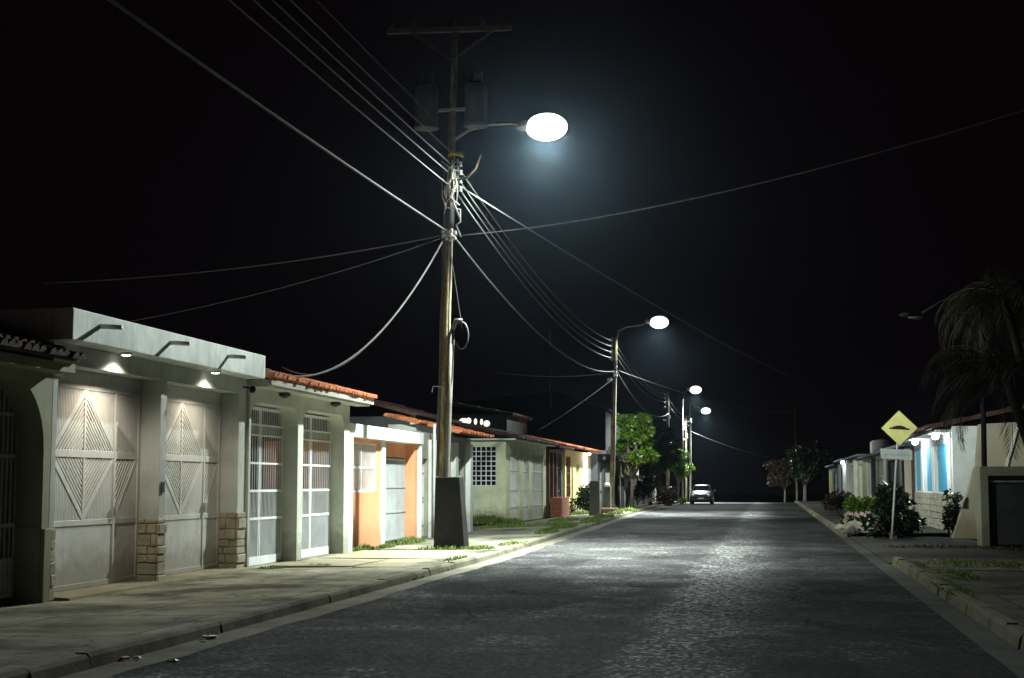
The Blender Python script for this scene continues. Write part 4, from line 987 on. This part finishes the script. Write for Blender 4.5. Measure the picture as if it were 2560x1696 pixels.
for i in range(70):
    x, y, z = 2.95+q.uniform(-.6, .6), 49.4+q.uniform(-.8, .6), .38+q.uniform(-.15, .26)
    for k in range(5):
        a = 2*PI*k/5; mb.add([(x, y, z), (x+.05*math.cos(a-.4), y-.02, z+.05*math.sin(a-.4)), (x+.075*math.cos(a), y-.03, z+.075*math.sin(a)), (x+.05*math.cos(a+.4), y-.02, z+.05*math.sin(a+.4))], [(0, 1, 2, 3)])
mb.build('blossom', 'petal', f)
for i, (x, y, r, lab) in enumerate(((2.55, 46.4, .28, 'largest pale boulder on the kerb corner under the flowers'), (2.95, 45.6, .2, 'medium pale boulder touching the dark straggly shrub'), (2.4, 45.0, .16, 'small dark boulder at the tip of the kerb corner'), (2.2, 47.6, .15, 'small yellowish boulder at the road edge by the flowers'))):
    tag(MB().rock((x, y, .12+r*.35), r, 40+i, (1.2, 1, .75)).build('boulder', 'stone' if i != 2 else 'plinth'), lab, 'boulder', 'boulders on the kerb corner')
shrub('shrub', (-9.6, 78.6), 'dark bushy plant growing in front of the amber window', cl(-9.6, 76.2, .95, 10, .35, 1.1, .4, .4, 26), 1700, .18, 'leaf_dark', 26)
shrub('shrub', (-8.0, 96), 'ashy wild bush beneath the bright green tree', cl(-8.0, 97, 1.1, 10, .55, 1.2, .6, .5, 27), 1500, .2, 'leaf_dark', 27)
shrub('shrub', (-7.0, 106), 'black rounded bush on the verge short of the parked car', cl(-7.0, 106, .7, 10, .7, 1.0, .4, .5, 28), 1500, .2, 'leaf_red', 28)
shrub('shrub', (-6.55, 110), 'little lime bush by the wheel of the parked car', cl(-6.5, 110.5, .3, 6, .25, .3, .1, .22, 29), 700, .12, 'leaf', 29)
shrub('shrub', (5.3, 44.9), 'narrow dark cactus-like plant against the white end wall', cl(5.3, 45.0, .75, 7, .05, .05, .45, .2, 30), 700, .14, 'leaf_dark', 30)

def palm(loc, ctr, lab, nf, L, seed, base_r=.13):
    q = random.Random(seed); x, y = loc; c = Vector(ctr)
    p = thing('palm_tree', (x, y, 0), lab, 'palm tree', 'palms on the sign side')
    a = Vector((x, y, 0)); mb = MB(); pts = [a.lerp(c, t)+Vector((.12*math.sin(t*3), 0, 0)) for t in [i/10 for i in range(11)]]
    mb.tube(pts, [base_r*(1.15-.35*i/10)*(1.05 if i % 2 else .97) for i in range(11)], 12); mb.build('trunk', 'palmbark', p)
    mb = MB()
    for k in range(nf):
        az = 2*PI*k/nf*1.618*3+q.uniform(-.2, .2); el = q.uniform(-.35, 1.15); LL = L*q.uniform(.8, 1.1)
        d = Vector((math.cos(az), math.sin(az), 0)); pt = []; n = 14; pos_ = c+Vector((0, 0, .05)); ang = el
        for i in range(n+1):
            pt.append(pos_.copy()); ang -= (.10+.11*i/n)*(1.0 if el > 0 else .8); pos_ = pos_+(d*math.cos(ang)+Vector((0, 0, math.sin(ang))))*(LL/n)
        mb.tube(pt, [.022*(1-i/(n+2)) for i in range(n+1)], 5)
        side = d.cross(Vector((0, 0, 1)))
        for i in range(2, n+1):
            for h_ in (0, .5):
                b0 = pt[i-1].lerp(pt[i], h_); fwd = (pt[i]-pt[i-1]).normalized(); ll = .42*LL/2*math.sin(PI*(.12+.8*i/n))*q.uniform(.8, 1.15)+.08
                for s_ in (-1, 1):
                    t = (side*s_*.75+fwd*.65+Vector((0, 0, -.35-q.random()*.35))).normalized(); w = fwd*.022
                    tip = b0+t*ll+Vector((0, 0, -ll*.18)); mid = b0+t*ll*.5
                    mb.add([b0-w*.6, mid-w, tip, mid+w], [(0, 1, 2, 3)])
    mb.build('crown', 'palmleaf', p); return p
palm((6.25, 34.5), (5.3, 34.5, 4.0), 'leaning palm with wide drooping crown beside the metal cabinet', 34, 2.6, 51)
palm((6.9, 37.3), (5.75, 37.3, 6.15), 'taller palm rising into the dark above the leaning one', 28, 2.6, 52, .12)

def grass(area, n, hgt, seed, mat='grass', wd=.012):
    q = random.Random(seed); mb = MB()
    for _ in range(n):
        x, y, z, s = area(q)
        L = hgt*s*q.uniform(.5, 1.3); az = q.uniform(0, 2*PI); ln = q.uniform(.1, .7)*L
        w = wd*q.uniform(.7, 1.4); ca, sa = math.cos(az), math.sin(az)
        b0 = Vector((x, y, z)); m = b0+Vector((ca*ln*.35, sa*ln*.35, L*.62)); t = b0+Vector((ca*ln, sa*ln, L)); u = Vector((-sa, ca, 0))*w
        mb.add([b0-u, b0+u, m+u*.7, m-u*.7], [(0, 1, 2, 3)]); mb.add([m-u*.7, m+u*.7, t], [(0, 1, 2)])
    return tag(mb.build('grass', mat), kind='stuff')
def blobs(cs):
    def f(q):
        x, y, rx, ry, z, s = q.choice(cs); a = q.uniform(0, 2*PI); r = math.sqrt(q.random())
        return x+rx*r*math.cos(a), y+ry*r*math.sin(a), z, s*(1.15-.6*r)
    return f
grass(blobs([(-9.35, 33.1, .2, .6, .02, 1), (-9.3, 37.0, .35, 1.6, .02, 1.2), (-9.2, 34.5, .15, .8, .02, .8), (-9.5, 38.3, .3, .7, .02, 1)]), 1500, .16, 61)
grass(blobs([(-7.3, 32.9, .7, .3, .08, .8), (-6.6, 33.2, .35, .5, .09, .8), (-7.6, 34.4, .3, .5, .07, 1), (-6.35, 36, .3, 1.2, .08, .7)]), 1300, .12, 62)
grass(blobs([(-9.0, 25.7, .25, .25, .03, .9), (-8.2, 26.2, .3, .2, .05, .8), (-9.2, 28.5, .2, .3, .04, .5)]), 420, .09, 63)
grass(blobs([(-11.4, 56.6, .9, .35, .0, 1.4), (-10.6, 56.2, .6, .5, .02, 1.2), (-9.9, 56.5, .4, 1.2, .02, .8), (-9.2, 52, 1.0, 2.2, .03, .5)]), 2600, .28, 64, 'grass', .016)
grass(blobs([(-7.8, 54, .9, 1.5, .06, .6), (-7.0, 50, .4, 2.2, .08, .8), (-6.9, 57, .35, 2.2, .08, 1), (-7.2, 64, .4, 2.5, .08, 1), (-8.4, 60, .6, 2.0, .05, .7), (-6.75, 44.5, .3, 1.6, .08, .7)]), 2600, .22, 65, 'grass', .016)
grass(blobs([(-7.6, 79, .5, 2.5, .06, 1), (-7.5, 72, .3, 2, .07, .7), (-9.3, 73.0, .6, 1.5, .04, .8)]), 1300, .25, 66, 'grass', .02)
grass(blobs([(-5.95, 26.4, .12, .8, .0, .6), (-5.9, 24, .08, .8, 0, .5), (-6.15, 28.5, .15, 1.0, .1, .7)]), 420, .09, 67)
grass(blobs([(3.6, 28.2, .9, 1.6, .10, .7), (4.6, 27.6, .8, 1.4, .10, .7), (3.0, 25.0, .3, 1.4, .11, .5), (2.55, 22, .2, 2.5, .10, .4)]), 3800, .11, 68, 'grass', .009)
grass(blobs([(4.2, 37.5, 1.6, .5, .02, .6), (6.0, 36.8, 1.0, .8, .0, .7), (5.6, 25.5, 1.2, 1.3, .1, .5)]), 1500, .14, 69, 'leaf_dry', .01)
# soil bed under the verge grass
mb = MB(); mb.prism([(2.75, 26.4), (5.4, 25.8), (5.8, 29.5), (4.2, 29.9), (2.8, 29.6)], 'z', .0, .118); tag(mb.build('verge_soil', 'soil'), kind='structure')

# ------------------------------------------------------------------ litter in the gutter
for (x, y, s, mat, lab) in ((-5.75, 14.55, .05, 'litter', 'crumpled white wrapper upright in the gutter'), (-5.68, 14.2, .025, 'litter', 'white paper scrap just below the upright wrapper'),
                            (-5.83, 12.7, .035, 'litter_red', 'orange food wrapper in the gutter near a white scrap'), (-5.74, 12.75, .03, 'litter', 'white scrap touching the orange food wrapper'), (-5.32, 12.6, .03, 'litter', 'white crumb of paper out on the asphalt edge')):
    tag(MB().rock((x, y, .006+s*.2), s*1.5, int(abs(x*100)), (1, 1, .25)).build('litter', mat), lab, 'litter', 'litter in the gutter')

# ------------------------------------------------------------------ air, sky, camera
HALO_HAZE = True
if HALO_HAZE:
    mb = MB(); mb.box(-70, 70, -25, 330, -9, 22); o = mb.build('halo_haze', 'white'); tag(o, kind='stuff')  # added thin volume; its halo round the lamps imitates lens bloom
    m = bpy.data.materials.new('lamp_halo_haze'); m.use_nodes = True; nt = m.node_tree; nt.nodes.clear()
    out = nt.nodes.new('ShaderNodeOutputMaterial'); v = nt.nodes.new('ShaderNodeVolumePrincipled')
    v.inputs['Color'].default_value = (.55, .78, 1, 1); v.inputs['Density'].default_value = .00008; v.inputs['Anisotropy'].default_value = .92
    nt.links.new(v.outputs[0], out.inputs['Volume']); o.data.materials.clear(); o.data.materials.append(m)
w = bpy.data.worlds.new('World'); scene.world = w; w.use_nodes = True; nt = w.node_tree
bg = nt.nodes['Background']; sk = nt.nodes.new('ShaderNodeTexSky'); sk.sky_type = 'NISHITA'; sk.sun_disc = False
sk.sun_elevation = math.radians(-6); sk.sun_rotation = math.radians(200)
mixn = nt.nodes.new('ShaderNodeMix'); mixn.data_type = 'RGBA'; mixn.inputs[0].default_value = .02
mixn.inputs[6].default_value = (.0018, .0009, .0014, 1); nt.links.new(sk.outputs[0], mixn.inputs[7]); nt.links.new(mixn.outputs[2], bg.inputs[0]); bg.inputs[1].default_value = 1.0
cam = bpy.data.cameras.new('camera'); co = bpy.data.objects.new('camera', cam); COL.objects.link(co); scene.camera = co
co.location = (0, 0, 1.6); co.rotation_euler = (math.radians(90+5.6516), 0, math.radians(10.0043))
cam.sensor_width = 36; cam.lens = 3365/2367*36; cam.clip_end = 2000; cam.clip_start = .1
scene.view_settings.view_transform = 'Standard'; scene.view_settings.look = 'None'; scene.view_settings.exposure = 0; scene.view_settings.gamma = 1
scene.render.engine = 'CYCLES'
cy = scene.cycles; cy.max_bounces = 6; cy.diffuse_bounces = 4; cy.glossy_bounces = 3; cy.transmission_bounces = 3; cy.volume_bounces = 0; cy.sample_clamp_indirect = 4
cy.use_denoising = True
